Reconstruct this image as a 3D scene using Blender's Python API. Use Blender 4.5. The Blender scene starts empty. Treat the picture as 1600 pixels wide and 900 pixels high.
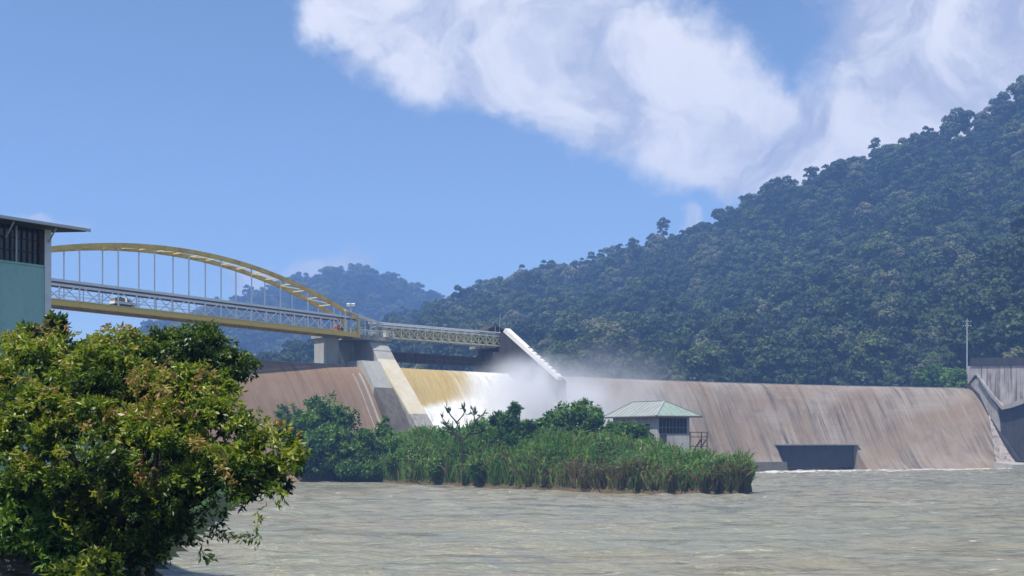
import bpy, bmesh, math, random
import numpy as np
from mathutils import Vector, Matrix

random.seed(7)
RNG = np.random.default_rng(11)
rad = math.radians
SC = bpy.context.scene
COL = SC.collection

# ---------------------------------------------------------------- camera
EYE = 8.0
FPX = 1716.0            # focal length in pixels of the 1600 px wide photograph
HOR = 690.0             # image row of the horizon
cam_d = bpy.data.cameras.new("camera")
cam_d.sensor_width = 36.0
cam_d.lens = FPX / 1600.0 * 36.0
cam_d.shift_y = (HOR - 450.0) / 1600.0
cam_d.clip_start = 0.2
cam_d.clip_end = 20000
cam = bpy.data.objects.new("camera", cam_d)
COL.objects.link(cam)
cam.location = (0, 0, EYE)
cam.rotation_euler = (rad(90), 0, 0)
SC.camera = cam

# ---------------------------------------------------------------- sun direction
SUN_DIR = Vector((-0.27, -0.36, 0.89)).normalized()     # towards the sun
SUN_EL = math.asin(SUN_DIR.z)
SUN_AZ = math.atan2(SUN_DIR.x, SUN_DIR.y)               # clockwise from +Y

# ---------------------------------------------------------------- world
W = bpy.data.worlds.new("World")
SC.world = W
W.use_nodes = True
wn, wl = W.node_tree.nodes, W.node_tree.links
wn.clear()

def wnode(t, **kw):
    n = wn.new(t)
    for k, v in kw.items():
        setattr(n, k, v)
    return n

def wmath(op, a, b=None, c=None, clamp=False):
    n = wnode('ShaderNodeMath', operation=op, use_clamp=clamp)
    for i, v in enumerate((a, b, c)):
        if v is None:
            continue
        if isinstance(v, (int, float)):
            n.inputs[i].default_value = v
        else:
            wl.new(v, n.inputs[i])
    return n.outputs[0]

def wsmooth(v, lo, hi):
    n = wnode('ShaderNodeMapRange', interpolation_type='SMOOTHSTEP')
    wl.new(v, n.inputs['Value'])
    n.inputs['From Min'].default_value = lo
    n.inputs['From Max'].default_value = hi
    return n.outputs['Result']

sky = wnode('ShaderNodeTexSky', sky_type='NISHITA')
sky.sun_disc = False
sky.sun_elevation = SUN_EL
sky.sun_rotation = SUN_AZ
sky.altitude = 1500
sky.air_density = 1.0
sky.dust_density = 0.15
sky.ozone_density = 2.7
tc = wnode('ShaderNodeTexCoord')
sep = wnode('ShaderNodeSeparateXYZ')
wl.new(tc.outputs['Generated'], sep.inputs[0])
gx, gy, gz = sep.outputs
ysafe = wmath('MAXIMUM', gy, 0.02)
cu = wmath('DIVIDE', gx, ysafe)
cv = wmath('DIVIDE', gz, ysafe)
uv = wnode('ShaderNodeCombineXYZ')
wl.new(cu, uv.inputs[0]); wl.new(cv, uv.inputs[1])

def wnoise(vec, scale, detail=6, rough=0.55, dist=0.0):
    n = wnode('ShaderNodeTexNoise')
    n.inputs['Scale'].default_value = scale
    n.inputs['Detail'].default_value = detail
    n.inputs['Roughness'].default_value = rough
    n.inputs['Distortion'].default_value = dist
    wl.new(vec, n.inputs['Vector'])
    return n

# the clouds that drift over the hill: soft ellipses (u, v, half width, half height, tilt) broken up by noise
def cl(x, y, a, b, t=0):
    return ((x - 800) / FPX, (HOR - y) / FPX, a / FPX, b / FPX, rad(t))
blobs = [cl(590, 34, 120, 60, -20), cl(700, 40, 190, 120, -12), cl(860, 105, 250, 105, -12), cl(1030, 130, 190, 135, -28),
         cl(1150, 205, 230, 95, -14), cl(1270, 240, 160, 60, -5), cl(800, -80, 320, 130, 0),
         cl(1500, 60, 235, 200, 0), cl(1420, 190, 160, 75, -10), cl(1640, 150, 200, 200, 0), cl(1600, -120, 340, 200, 0)]
wn1 = wnoise(uv.outputs[0], 9.0, 7, 0.6, 0.3)
wadd = wnode('ShaderNodeVectorMath', operation='MULTIPLY_ADD')
wl.new(wn1.outputs['Color'], wadd.inputs[0])
wadd.inputs[1].default_value = (0.09, 0.09, 0.0)
voff = wnode('ShaderNodeVectorMath', operation='SUBTRACT')
wl.new(uv.outputs[0], voff.inputs[0]); voff.inputs[1].default_value = (0.045, 0.045, 0)
wl.new(voff.outputs[0], wadd.inputs[2])
acc = None
for (u0, v0, a, b, t) in blobs:
    m = wnode('ShaderNodeMapping', vector_type='TEXTURE')
    m.inputs['Location'].default_value = (u0, v0, 0)
    m.inputs['Rotation'].default_value = (0, 0, t)
    m.inputs['Scale'].default_value = (a, b, 1)
    wl.new(wadd.outputs[0], m.inputs['Vector'])
    ln = wnode('ShaderNodeVectorMath', operation='LENGTH')
    wl.new(m.outputs[0], ln.inputs[0])
    acc = ln.outputs['Value'] if acc is None else wmath('SMOOTH_MIN', acc, ln.outputs['Value'], 0.25)
fine = wnoise(uv.outputs[0], 26.0, 8, 0.62).outputs[0]
den = wmath('ADD', acc, wmath('MULTIPLY', wmath('SUBTRACT', fine, 0.5), 0.55))
mask_a = wmath('MULTIPLY', wsmooth(den, 1.18, 0.72), 0.97)
# small puffs low over the far hills
low = None
for (u0, v0, a, b, t) in [cl(1080, 335, 26, 34), cl(500, 432, 75, 24, 8), cl(395, 452, 60, 30, 0), cl(80, 345, 60, 12)]:
    m = wnode('ShaderNodeMapping', vector_type='TEXTURE')
    m.inputs['Location'].default_value = (u0, v0, 0)
    m.inputs['Rotation'].default_value = (0, 0, t)
    m.inputs['Scale'].default_value = (a, b, 1)
    wl.new(wadd.outputs[0], m.inputs['Vector'])
    ln = wnode('ShaderNodeVectorMath', operation='LENGTH')
    wl.new(m.outputs[0], ln.inputs[0])
    low = ln.outputs['Value'] if low is None else wmath('MINIMUM', low, ln.outputs['Value'])
mask_b = wmath('MULTIPLY', wsmooth(wmath('ADD', low, wmath('MULTIPLY', wmath('SUBTRACT', fine, 0.5), 1.3)), 1.1, 0.3), 0.6)
front = wsmooth(gy, 0.35, 0.6)
mask_f = wmath('MULTIPLY', wmath('MAXIMUM', mask_a, mask_b), front)
# the same kind of fair-weather cloud goes on over the rest of the sky
pz = wmath('ADD', wmath('MAXIMUM', gz, 0.0), 0.12)
pv = wnode('ShaderNodeCombineXYZ')
wl.new(wmath('DIVIDE', gx, pz), pv.inputs[0]); wl.new(wmath('DIVIDE', gy, pz), pv.inputs[1])
gen = wnoise(pv.outputs[0], 0.9, 8, 0.58, 0.2).outputs[0]
mask_g = wmath('MULTIPLY', wmath('MULTIPLY', wsmooth(gen, 0.52, 0.64), wsmooth(gz, 0.0, 0.1)), wmath('SUBTRACT', 1.0, wsmooth(gy, 0.3, 0.6)))
mask = wmath('MAXIMUM', mask_f, mask_g)
shade = wnoise(wadd.outputs[0], 9.0, 8, 0.6, 0.5).outputs[0]
ramp = wnode('ShaderNodeMix', data_type='RGBA')
wl.new(wsmooth(shade, 0.34, 0.62), ramp.inputs['Factor'])
ramp.inputs['A'].default_value = (3.0, 3.35, 4.4, 1)
ramp.inputs['B'].default_value = (5.9, 5.9, 6.2, 1)
mixc = wnode('ShaderNodeMix', data_type='RGBA')
wl.new(mask, mixc.inputs['Factor'])
wl.new(sky.outputs[0], mixc.inputs['A'])
wl.new(ramp.outputs['Result'], mixc.inputs['B'])
bg = wnode('ShaderNodeBackground')
bg.inputs['Strength'].default_value = 0.118
wl.new(mixc.outputs['Result'], bg.inputs['Color'])
wo = wnode('ShaderNodeOutputWorld')
wl.new(bg.outputs[0], wo.inputs['Surface'])

# ---------------------------------------------------------------- sun
sun_d = bpy.data.lights.new("sun", 'SUN')
sun_d.energy = 4.5
sun_d.angle = rad(0.6)
sun_d.color = (1.0, 0.955, 0.87)
sun = bpy.data.objects.new("sun", sun_d)
COL.objects.link(sun)
sun.rotation_euler = SUN_DIR.to_track_quat('Z', 'Y').to_euler()
sun.location = (-60, -30, 120)

# ---------------------------------------------------------------- exposure and sampling
vs = SC.view_settings
vs.view_transform = 'Standard'
vs.look = 'None'
vs.exposure = 0.5
vs.gamma = 1.0
vs.use_curve_mapping = False
SC.render.engine = 'CYCLES'
cy = SC.cycles
cy.use_denoising = True
cy.use_adaptive_sampling = True
cy.adaptive_threshold = 0.015
cy.max_bounces = 8
cy.diffuse_bounces = 2
cy.glossy_bounces = 2
cy.transmission_bounces = 3
cy.transparent_max_bounces = 8
cy.volume_bounces = 4
cy.volume_max_steps = 256
cy.sample_clamp_indirect = 6.0

# ================================================================ helpers
def P(x, y, Y):
    """point at depth Y seen at photograph pixel (x, y)"""
    return Vector(((x - 800) / FPX * Y, Y, EYE + (HOR - y) / FPX * Y))

class NT:
    """small node-tree writer"""
    def __init__(self, name):
        self.m = bpy.data.materials.new(name)
        self.m.use_nodes = True
        self.t = self.m.node_tree
        self.t.nodes.clear()
        self.out = self.n('ShaderNodeOutputMaterial')
    def n(self, typ, **kw):
        nd = self.t.nodes.new(typ)
        for k, v in kw.items():
            setattr(nd, k, v)
        return nd
    def link(self, a, b):
        self.t.links.new(a, b)
    def set(self, sock, v):
        if hasattr(v, 'is_output'):
            self.link(v, sock)
        else:
            if isinstance(v, tuple) and len(v) == 3 and sock.type == 'RGBA':
                v = (*v, 1)
            sock.default_value = v
    def math(self, op, a, b=None, c=None, clamp=False):
        nd = self.n('ShaderNodeMath', operation=op, use_clamp=clamp)
        for i, v in enumerate((a, b, c)):
            if v is not None:
                self.set(nd.inputs[i], v)
        return nd.outputs[0]
    def smooth(self, v, lo, hi, a=0.0, b=1.0):
        nd = self.n('ShaderNodeMapRange', interpolation_type='SMOOTHSTEP')
        self.set(nd.inputs['Value'], v)
        for k, x in (('From Min', lo), ('From Max', hi), ('To Min', a), ('To Max', b)):
            nd.inputs[k].default_value = x
        return nd.outputs['Result']
    def noise(self, vec, scale, detail=5, rough=0.55, dist=0.0):
        nd = self.n('ShaderNodeTexNoise')
        nd.inputs['Scale'].default_value = scale
        nd.inputs['Detail'].default_value = detail
        nd.inputs['Roughness'].default_value = rough
        nd.inputs['Distortion'].default_value = dist
        if vec is not None:
            self.link(vec, nd.inputs['Vector'])
        return nd.outputs[0]
    def coord(self, which='Object', scale=(1, 1, 1), rot=(0, 0, 0)):
        c = self.n('ShaderNodeTexCoord')
        mp = self.n('ShaderNodeMapping')
        mp.inputs['Scale'].default_value = scale
        mp.inputs['Rotation'].default_value = rot
        self.link(c.outputs[which], mp.inputs['Vector'])
        return mp.outputs[0]
    def world(self, scale=(1, 1, 1)):
        g = self.n('ShaderNodeNewGeometry')
        mp = self.n('ShaderNodeMapping')
        mp.inputs['Scale'].default_value = scale
        self.link(g.outputs['Position'], mp.inputs['Vector'])
        return mp.outputs[0]
    def mix(self, f, a, b, blend='MIX'):
        nd = self.n('ShaderNodeMix', data_type='RGBA', blend_type=blend)
        self.set(nd.inputs['Factor'], f)
        self.set(nd.inputs['A'], a)
        self.set(nd.inputs['B'], b)
        return nd.outputs['Result']
    def bump(self, h, strength=0.3, dist=0.1):
        nd = self.n('ShaderNodeBump')
        nd.inputs['Strength'].default_value = strength
        nd.inputs['Distance'].default_value = dist
        self.link(h, nd.inputs['Height'])
        return nd.outputs[0]
    def bsdf(self, color, rough=0.8, metal=0.0, normal=None, spec=0.4, ior=1.45):
        b = self.n('ShaderNodeBsdfPrincipled')
        self.set(b.inputs['Base Color'], color)
        self.set(b.inputs['Roughness'], rough)
        b.inputs['Metallic'].default_value = metal
        b.inputs['Specular IOR Level'].default_value = spec
        b.inputs['IOR'].default_value = ior
        if normal is not None:
            self.link(normal, b.inputs['Normal'])
        self.link(b.outputs[0], self.out.inputs['Surface'])
        return b

def leaf_mat(name, cols, trans=0.35, rough=0.5, attr=None, objvar=0.0, nscale=0.0, spec=0.3):
    """leaf colour: a ramp of real leaf colours picked by a per-leaf value, a per-tree value or slow noise"""
    t = NT(name)
    if attr:
        a = t.n('ShaderNodeAttribute', attribute_name=attr)
        f = a.outputs['Fac']
    else:
        f = t.n('ShaderNodeObjectInfo').outputs['Random']
        if nscale:
            nz = t.noise(t.coord('Object'), nscale, 3, 0.6)
            f = t.math('ADD', t.math('MULTIPLY', f, 1.0 - objvar), t.math('MULTIPLY', t.smooth(nz, 0.3, 0.7), objvar))
    r = t.n('ShaderNodeValToRGB')
    el = r.color_ramp.elements
    while len(el) < len(cols):
        el.new(0.5)
    for i, (p, c) in enumerate(cols):
        el[i].position = p
        el[i].color = (*c, 1)
    t.link(f, r.inputs['Fac'])
    b = t.n('ShaderNodeBsdfPrincipled')
    t.link(r.outputs[0], b.inputs['Base Color'])
    b.inputs['Roughness'].default_value = rough
    b.inputs['Specular IOR Level'].default_value = spec
    tr = t.n('ShaderNodeBsdfTranslucent')
    t.link(t.mix(1.0, r.outputs[0], (1.0, 1.15, 0.5, 1), 'MULTIPLY'), tr.inputs['Color'])
    mx = t.n('ShaderNodeMixShader')
    mx.inputs[0].default_value = trans
    t.link(b.outputs[0], mx.inputs[1]); t.link(tr.outputs[0], mx.inputs[2])
    t.link(mx.outputs[0], t.out.inputs['Surface'])
    return t.m

def simple_mat(name, col, rough=0.7, metal=0.0, var=0.25, nscale=1.5, dark=None, bump=0.0, spec=0.4):
    """painted or weathered surface: base colour, blotches of a second colour, optional relief"""
    t = NT(name)
    v = t.coord('Object')
    nz = t.noise(v, nscale, 6, 0.65)
    dk = dark or tuple(c * 0.55 for c in col)
    f = t.math('MULTIPLY', t.smooth(nz, 0.42, 0.75), var * 2, clamp=True)
    c = t.mix(f, col, dk)
    nrm = t.bump(t.noise(v, nscale * 6, 4), bump, 0.05) if bump else None
    t.bsdf(c, rough, metal, nrm, spec)
    return t.m

# ---- object helpers
def tag(o, label=None, cat=None, group=None, kind=None):
    if label: o['label'] = label
    if cat: o['category'] = cat
    if group: o['group'] = group
    if kind: o['kind'] = kind
    return o

def empty(name, loc, label=None, cat=None, group=None):
    o = bpy.data.objects.new(name, None)
    o.empty_display_size = 0.5
    COL.objects.link(o)
    o.location = loc
    return tag(o, label, cat, group)

def origin_of(p):
    v = Vector((0, 0, 0))
    while p is not None:
        v = v + p.location
        p = p.parent
    return v

def obj(name, me, mat=None, parent=None, loc=None):
    o = bpy.data.objects.new(name, me)
    if mat is not None and not me.materials:
        me.materials.append(mat)
    COL.objects.link(o)
    o.parent = parent
    if loc is not None:
        o.location = loc
    return o

class MB:
    """collects polygons in world coordinates and builds ONE mesh object of them"""
    def __init__(self):
        self.v, self.f, self.uv = [], [], None
    def quadgrid(self, rows):
        b = len(self.v)
        n = len(rows[0])
        for r in rows:
            self.v += [tuple(p) for p in r]
        for i in range(len(rows) - 1):
            for j in range(n - 1):
                a = b + i * n + j
                self.f.append((a, a + 1, a + n + 1, a + n))
    def prism(self, poly, e):
        """polygon (list of 3-d points) swept by vector e"""
        b = len(self.v)
        n = len(poly)
        e = Vector(e)
        self.v += [tuple(p) for p in poly] + [tuple(Vector(p) + e) for p in poly]
        self.f.append(tuple(range(b + n - 1, b - 1, -1)))
        self.f.append(tuple(range(b + n, b + 2 * n)))
        for i in range(n):
            j = (i + 1) % n
            self.f.append((b + i, b + j, b + n + j, b + n + i))
    def box(self, c, ax, ay, az):
        """box about centre c with half-axis vectors"""
        c, ax, ay, az = Vector(c), Vector(ax), Vector(ay), Vector(az)
        self.prism([c - ax - ay - az, c + ax - ay - az, c + ax + ay - az, c - ax + ay - az], az * 2)
    def tube(self, pts, radii, n=8, cap=True):
        b = len(self.v)
        pts = [Vector(p) for p in pts]
        for i, p in enumerate(pts):
            d = (pts[min(i + 1, len(pts) - 1)] - pts[max(i - 1, 0)]).normalized()
            u = d.orthogonal().normalized() if abs(d.z) > 0.9 else d.cross(Vector((0, 0, 1))).normalized()
            w = d.cross(u).normalized()
            for k in range(n):
                a = 2 * math.pi * k / n
                self.v.append(tuple(p + (u * math.cos(a) + w * math.sin(a)) * radii[i]))
        for i in range(len(pts) - 1):
            for k in range(n):
                k2 = (k + 1) % n
                self.f.append((b + i * n + k, b + i * n + k2, b + (i + 1) * n + k2, b + (i + 1) * n + k))
        if cap:
            self.f.append(tuple(b + k for k in range(n - 1, -1, -1)))
            self.f.append(tuple(b + (len(pts) - 1) * n + k for k in range(n)))
    def build(self, name, mat, parent=None, smooth=False, fix=True, loc=None):
        me = bpy.data.meshes.new(name)
        og = origin_of(parent) if parent is not None else Vector(loc or (0, 0, 0))
        me.from_pydata([tuple(Vector(p) - og) for p in self.v], [], self.f)
        if fix:
            bm = bmesh.new(); bm.from_mesh(me)
            bmesh.ops.recalc_face_normals(bm, faces=bm.faces)
            bm.to_mesh(me); bm.free()
        if smooth:
            me.polygons.foreach_set('use_smooth', [True] * len(me.polygons))
        me.update()
        return obj(name, me, mat, parent, None if parent is not None else og)

UNIT = {}
def unit_box(mat):
    if mat.name not in UNIT:
        me = bpy.data.meshes.new("member_" + mat.name)
        v = [(x, y, z) for x in (-.5, .5) for y in (-.5, .5) for z in (-.5, .5)]
        f = [(0, 1, 3, 2), (4, 6, 7, 5), (0, 4, 5, 1), (2, 3, 7, 6), (0, 2, 6, 4), (1, 5, 7, 3)]
        me.from_pydata(v, [], f)
        me.materials.append(mat)
        UNIT[mat.name] = me
    return UNIT[mat.name]

def member(name, a, b, w, h, mat, parent):
    """straight bar from a to b (world), width w across, depth h, sharing one box mesh per material"""
    a, b = Vector(a), Vector(b)
    d = b - a
    L = d.length
    x = d / L
    up = Vector((0, 0, 1)) if abs(x.z) < 0.98 else Vector((0.6, 0.8, 0))
    y = up.cross(x).normalized()
    z = x.cross(y).normalized()
    og = origin_of(parent)
    c = (a + b) / 2 - og
    M = Matrix(((x.x * L, y.x * w, z.x * h, c.x), (x.y * L, y.y * w, z.y * h, c.y), (x.z * L, y.z * w, z.z * h, c.z), (0, 0, 0, 1)))
    o = bpy.data.objects.new(name, unit_box(mat))
    COL.objects.link(o)
    o.parent = parent
    o.matrix_local = M
    return o

def fast_mesh(name, verts, quads, attr=None):
    """numpy quads -> mesh; attr is one float per quad, stored per vertex"""
    me = bpy.data.meshes.new(name)
    verts = np.asarray(verts, np.float32).reshape(-1, 3)
    quads = np.asarray(quads, np.int32).reshape(-1, 4)
    me.vertices.add(len(verts))
    me.vertices.foreach_set('co', verts.ravel())
    me.loops.add(quads.size)
    me.loops.foreach_set('vertex_index', quads.ravel())
    me.polygons.add(len(quads))
    me.polygons.foreach_set('loop_start', np.arange(0, quads.size, 4, dtype=np.int32))
    me.polygons.foreach_set('loop_total', np.full(len(quads), 4, np.int32))
    me.update(calc_edges=True)
    if attr is not None:
        at = me.attributes.new('leaf', 'FLOAT', 'POINT')
        at.data.foreach_set('value', np.repeat(np.asarray(attr, np.float32), 4))
    return me

def norm(a):
    return a / np.maximum(np.linalg.norm(a, axis=-1, keepdims=True), 1e-6)

def leaf_quads(base, direc, length, width, fold=0.25, rng=RNG):
    """rhombic leaves: base point, direction, length, width (arrays)"""
    n = len(base)
    direc = norm(direc)
    side = norm(np.cross(direc, norm(rng.normal(size=(n, 3)))))
    nrm = np.cross(side, direc)
    L = length[:, None]; w = width[:, None]
    mid = base + direc * L * 0.45
    v = np.stack([base, mid + side * w * 0.5 + nrm * w * fold, base + direc * L - nrm * L * 0.06, mid - side * w * 0.5 + nrm * w * fold], 1)
    return v.reshape(-1, 3), np.arange(n * 4).reshape(-1, 4)

def rand_dirs(n, rng=RNG):
    return norm(rng.normal(size=(n, 3)))

# ================================================================ the curved dam axis
AX_R = 444.2
AX_T0 = rad(35.5)
AX_P0 = Vector((14.2, 305.0, 0))
CREST = 26.0
# centre of curvature lies downstream
AX_C = AX_P0 + Vector((math.sin(AX_T0), -math.cos(AX_T0), 0)) * AX_R

def axis(s, d=0.0, z=0.0):
    """point s metres along the dam axis, d metres downstream of it, at height z"""
    th = AX_T0 - s / AX_R
    n = Vector((math.sin(th), -math.cos(th), 0))
    return AX_C - n * (AX_R - d) + Vector((0, 0, z))

def axis_t(s):
    th = AX_T0 - s / AX_R
    return Vector((math.cos(th), math.sin(th), 0))

def axis_n(s):
    th = AX_T0 - s / AX_R
    return Vector((math.sin(th), -math.cos(th), 0))

# ================================================================ materials of the setting
def m_ground():
    t = NT("earth_and_undergrowth")
    v = t.world()
    a = t.noise(v, 0.12, 6, 0.6)
    b = t.noise(v, 1.1, 5, 0.6)
    c = t.mix(t.smooth(a, 0.35, 0.65), (0.02, 0.034, 0.012), (0.03, 0.04, 0.016))
    c = t.mix(t.smooth(b, 0.5, 0.7), c, (0.045, 0.04, 0.024))
    t.bsdf(c, 0.95, 0, t.bump(b, 0.6, 0.4), 0.1)
    return t.m

def m_clay():
    t = NT("clay_bank")
    v = t.world()
    a = t.noise(v, 0.5, 6, 0.65)
    c = t.mix(t.smooth(a, 0.3, 0.7), (0.13, 0.085, 0.05), (0.075, 0.07, 0.035))
    t.bsdf(c, 0.95, 0, t.bump(a, 0.6, 0.3), 0.1)
    return t.m

def m_river():
    t = NT("silty_river_water")
    g = t.world()
    w1 = t.noise(t.world((0.25, 0.62, 1)), 1.0, 4, 0.55, 0.4)
    w2 = t.noise(t.world((0.6, 1.9, 1)), 1.0, 5, 0.6, 0.3)
    w3 = t.noise(t.world((1.6, 3.6, 1)), 1.0, 3, 0.6)
    h = t.math('ADD', t.math('ADD', t.math('MULTIPLY', w1, 0.8), t.math('MULTIPLY', w2, 0.42)), t.math('MULTIPLY', w3, 0.12))
    silt = t.noise(t.world((0.02, 0.035, 1)), 1.0, 4, 0.6, 1.2)
    col = t.mix(t.smooth(silt, 0.35, 0.66), (0.222, 0.228, 0.178), (0.25, 0.225, 0.165))
    cur = t.noise(t.world((0.035, 0.34, 1)), 1.0, 7, 0.66, 0.9)
    col = t.mix(t.math('MULTIPLY', t.smooth(cur, 0.5, 0.68), 0.8), col, (0.085, 0.085, 0.06))
    cur2 = t.noise(t.world((0.06, 0.5, 2)), 1.0, 7, 0.66, 0.9)
    col = t.mix(t.math('MULTIPLY', t.smooth(cur2, 0.56, 0.72), 0.6), col, (0.38, 0.37, 0.31))
    # aerated water: flecks of foam, thicker towards the foot of the weir
    sp = t.n('ShaderNodeSeparateXYZ'); t.link(g, sp.inputs[0])
    cvec = t.n('ShaderNodeVectorMath', operation='DISTANCE'); t.link(g, cvec.inputs[0]); cvec.inputs[1].default_value = (AX_C.x, AX_C.y, 0)
    dist = t.math('SUBTRACT', AX_R, cvec.outputs['Value'])
    near_weir = t.math('MULTIPLY', t.math('ADD', t.smooth(dist, 42, 19), t.smooth(dist, 130, 25, 0.0, 0.25)), t.smooth(sp.outputs[0], -5, 45))
    fl = t.noise(t.world((0.22, 0.9, 1)), 1.0, 8, 0.68, 0.8)
    foam = t.smooth(t.math('ADD', fl, t.math('MULTIPLY', near_weir, 0.2)), 0.63, 0.73)
    col = t.mix(t.math('MULTIPLY', foam, 0.85), col, (0.66, 0.65, 0.6))
    t.bsdf(col, t.mix(foam, (0.16, 0.16, 0.16), (0.7, 0.7, 0.7)), 0, t.bump(h, 0.85, 1.0), 0.5, 1.33)
    return t.m

def m_weir(tint=None):
    """old concrete with brown silt film and streaks that run down the face; UV: u along the crest, v down the face, metres"""
    t = NT("weathered_weir_concrete")
    uvn = t.n('ShaderNodeUVMap', uv_map='UVMap').outputs[0]
    def mp(sx, sy):
        m = t.n('ShaderNodeMapping'); m.inputs['Scale'].default_value = (sx, sy, 1)
        t.link(uvn, m.inputs['Vector']); return m.outputs[0]
    streak = t.noise(mp(0.55, 0.022), 1.0, 6, 0.62, 0.15)
    fine = t.noise(mp(1.9, 0.05), 1.0, 5, 0.65, 0.1)
    patch = t.noise(mp(0.05, 0.07), 1.0, 5, 0.6, 0.5)
    grain = t.noise(mp(2.2, 2.2), 1.0, 6, 0.7)
    c = t.mix(t.smooth(patch, 0.34, 0.66), (0.245, 0.18, 0.128), (0.31, 0.265, 0.215))
    patch2 = t.noise(mp(0.03, 0.05), 1.0, 4, 0.6, 0.4)
    blot = t.noise(mp(0.22, 0.16), 1.0, 7, 0.68, 0.8)
    c = t.mix(t.math('MULTIPLY', t.smooth(blot, 0.47, 0.66), 0.6), c, (0.165, 0.135, 0.125))
    c = t.mix(t.math('MULTIPLY', t.smooth(streak, 0.44, 0.66), t.smooth(patch2, 0.36, 0.64, 0.1, 1.0)), c, (0.085, 0.07, 0.062))
    c = t.mix(t.math('MULTIPLY', t.smooth(fine, 0.55, 0.72), 0.8), c, (0.47, 0.42, 0.355))
    c = t.mix(t.math('MULTIPLY', t.smooth(grain, 0.5, 0.8), 0.35), c, (0.13, 0.10, 0.08))
    # horizontal lift joints of the casting
    sp = t.n('ShaderNodeSeparateXYZ'); t.link(uvn, sp.inputs[0])
    fr = t.math('FRACT', t.math('DIVIDE', sp.outputs[1], 2.6))
    line = t.smooth(t.math('ABSOLUTE', t.math('SUBTRACT', fr, 0.5)), 0.47, 0.5)
    c = t.mix(t.math('MULTIPLY', line, t.smooth(patch, 0.4, 0.6, 0.1, 0.55)), c, (0.12, 0.095, 0.075))
    ri = t.n('ShaderNodeObjectInfo').outputs['Random']
    c = t.mix(t.math('MULTIPLY', ri, 0.22), c, (0.2, 0.16, 0.125))
    if tint: c = t.mix(0.55, c, tint)
    t.bsdf(c, 0.85, 0, t.bump(t.math('ADD', grain, streak), 0.5, 0.12), 0.25)
    return t.m

def m_concrete(name, a, b, streaks=0.6, dark=(0.06, 0.055, 0.05), scale=1.0):
    t = NT(name)
    v = t.world((0.35 * scale, 0.35 * scale, 0.35 * scale))
    vs_ = t.world((0.9 * scale, 0.9 * scale, 0.06 * scale))
    p = t.noise(v, 1.0, 6, 0.62, 0.4)
    s = t.noise(vs_, 1.0, 6, 0.65, 0.2)
    g = t.noise(t.world((3, 3, 3)), 1.0, 5, 0.7)
    c = t.mix(t.smooth(p, 0.35, 0.66), a, b)
    c = t.mix(t.math('MULTIPLY', t.smooth(s, 0.46, 0.68), streaks), c, dark)
    c = t.mix(t.math('MULTIPLY', t.smooth(g, 0.45, 0.8), 0.3), c, tuple(x * 0.5 for x in a))
    t.bsdf(c, 0.88, 0, t.bump(t.math('ADD', g, s), 0.4, 0.1), 0.25)
    return t.m

def m_spill():
    """water running down the chute: silty where it is smooth, white where it is torn; UV: u across (0-1), v down (0-1)"""
    t = NT("spilling_water")
    uvn = t.n('ShaderNodeUVMap', uv_map='UVMap').outputs[0]
    sp = t.n('ShaderNodeSeparateXYZ'); t.link(uvn, sp.inputs[0])
    u, v = sp.outputs[0], sp.outputs[1]
    m = t.n('ShaderNodeMapping'); m.inputs['Scale'].default_value = (26, 2.2, 1); t.link(uvn, m.inputs['Vector'])
    n1 = t.noise(m.outputs[0], 1.0, 6, 0.65, 0.4)
    m2 = t.n('ShaderNodeMapping'); m2.inputs['Scale'].default_value = (60, 14, 1); t.link(uvn, m2.inputs['Vector'])
    n2 = t.noise(m2.outputs[0], 1.0, 5, 0.7, 0.5)
    torn = t.math('ADD', t.math('ADD', t.math('MULTIPLY', u, 1.2), t.math('ADD', t.math('MULTIPLY', v, 0.25), t.smooth(v, 0.36, 0.52, 0.0, 0.95))), t.math('MULTIPLY', t.math('SUBTRACT', n1, 0.5), 0.8))
    f = t.smooth(torn, 0.55, 1.05)
    smooth_c = t.mix(t.smooth(n1, 0.3, 0.7), (0.46, 0.33, 0.13), (0.52, 0.39, 0.17))
    white = t.mix(t.smooth(n2, 0.35, 0.7), (0.72, 0.71, 0.68), (0.88, 0.88, 0.87))
    c = t.mix(f, smooth_c, white)
    t.bsdf(c, t.mix(f, (0.25,) * 3, (0.8,) * 3), 0, t.bump(t.math('ADD', n1, n2), 0.6, 0.5), 0.4, 1.33)
    return t.m

M = {}
M['ground'] = m_ground()
M['clay'] = m_clay()
M['river'] = m_river()
M['weir'] = m_weir()
M['weir_brown'] = m_weir((0.25, 0.145, 0.085))
M['pier'] = m_concrete("pier_concrete", (0.36, 0.34, 0.31), (0.28, 0.265, 0.245), 0.55, (0.12, 0.11, 0.1))
M['pier_pale'] = m_concrete("pale_lime_streaked_concrete", (0.62, 0.57, 0.46), (0.58, 0.49, 0.33), 0.25, (0.42, 0.36, 0.25))
M['pier_grey'] = m_concrete("dry_grey_concrete", (0.40, 0.39, 0.36), (0.35, 0.34, 0.31), 0.25, (0.22, 0.21, 0.19))
M['pier_wet'] = m_concrete("wet_algae_concrete", (0.115, 0.105, 0.095), (0.15, 0.135, 0.115), 0.5, (0.05, 0.047, 0.042))
M['wall_old'] = m_concrete("old_abutment_concrete", (0.43, 0.38, 0.36), (0.31, 0.27, 0.255), 0.9, (0.06, 0.052, 0.05))
M['wall_dark'] = m_concrete("dark_slate_grey_concrete", (0.052, 0.052, 0.054), (0.038, 0.038, 0.04), 0.5, (0.022, 0.022, 0.023))  # dark concrete of right pier and abutment, and painted shade in the recess
M['cap_white'] = m_concrete('limewashed_cap', (0.74, 0.72, 0.68), (0.66, 0.63, 0.56), 0.3, (0.45, 0.42, 0.36))
M['spill'] = m_spill()
M['foam'] = simple_mat("white_foam", (0.86, 0.86, 0.84), 0.85, 0, 0.2, 0.5, (0.7, 0.68, 0.6), 0.8, 0.2)

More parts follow.
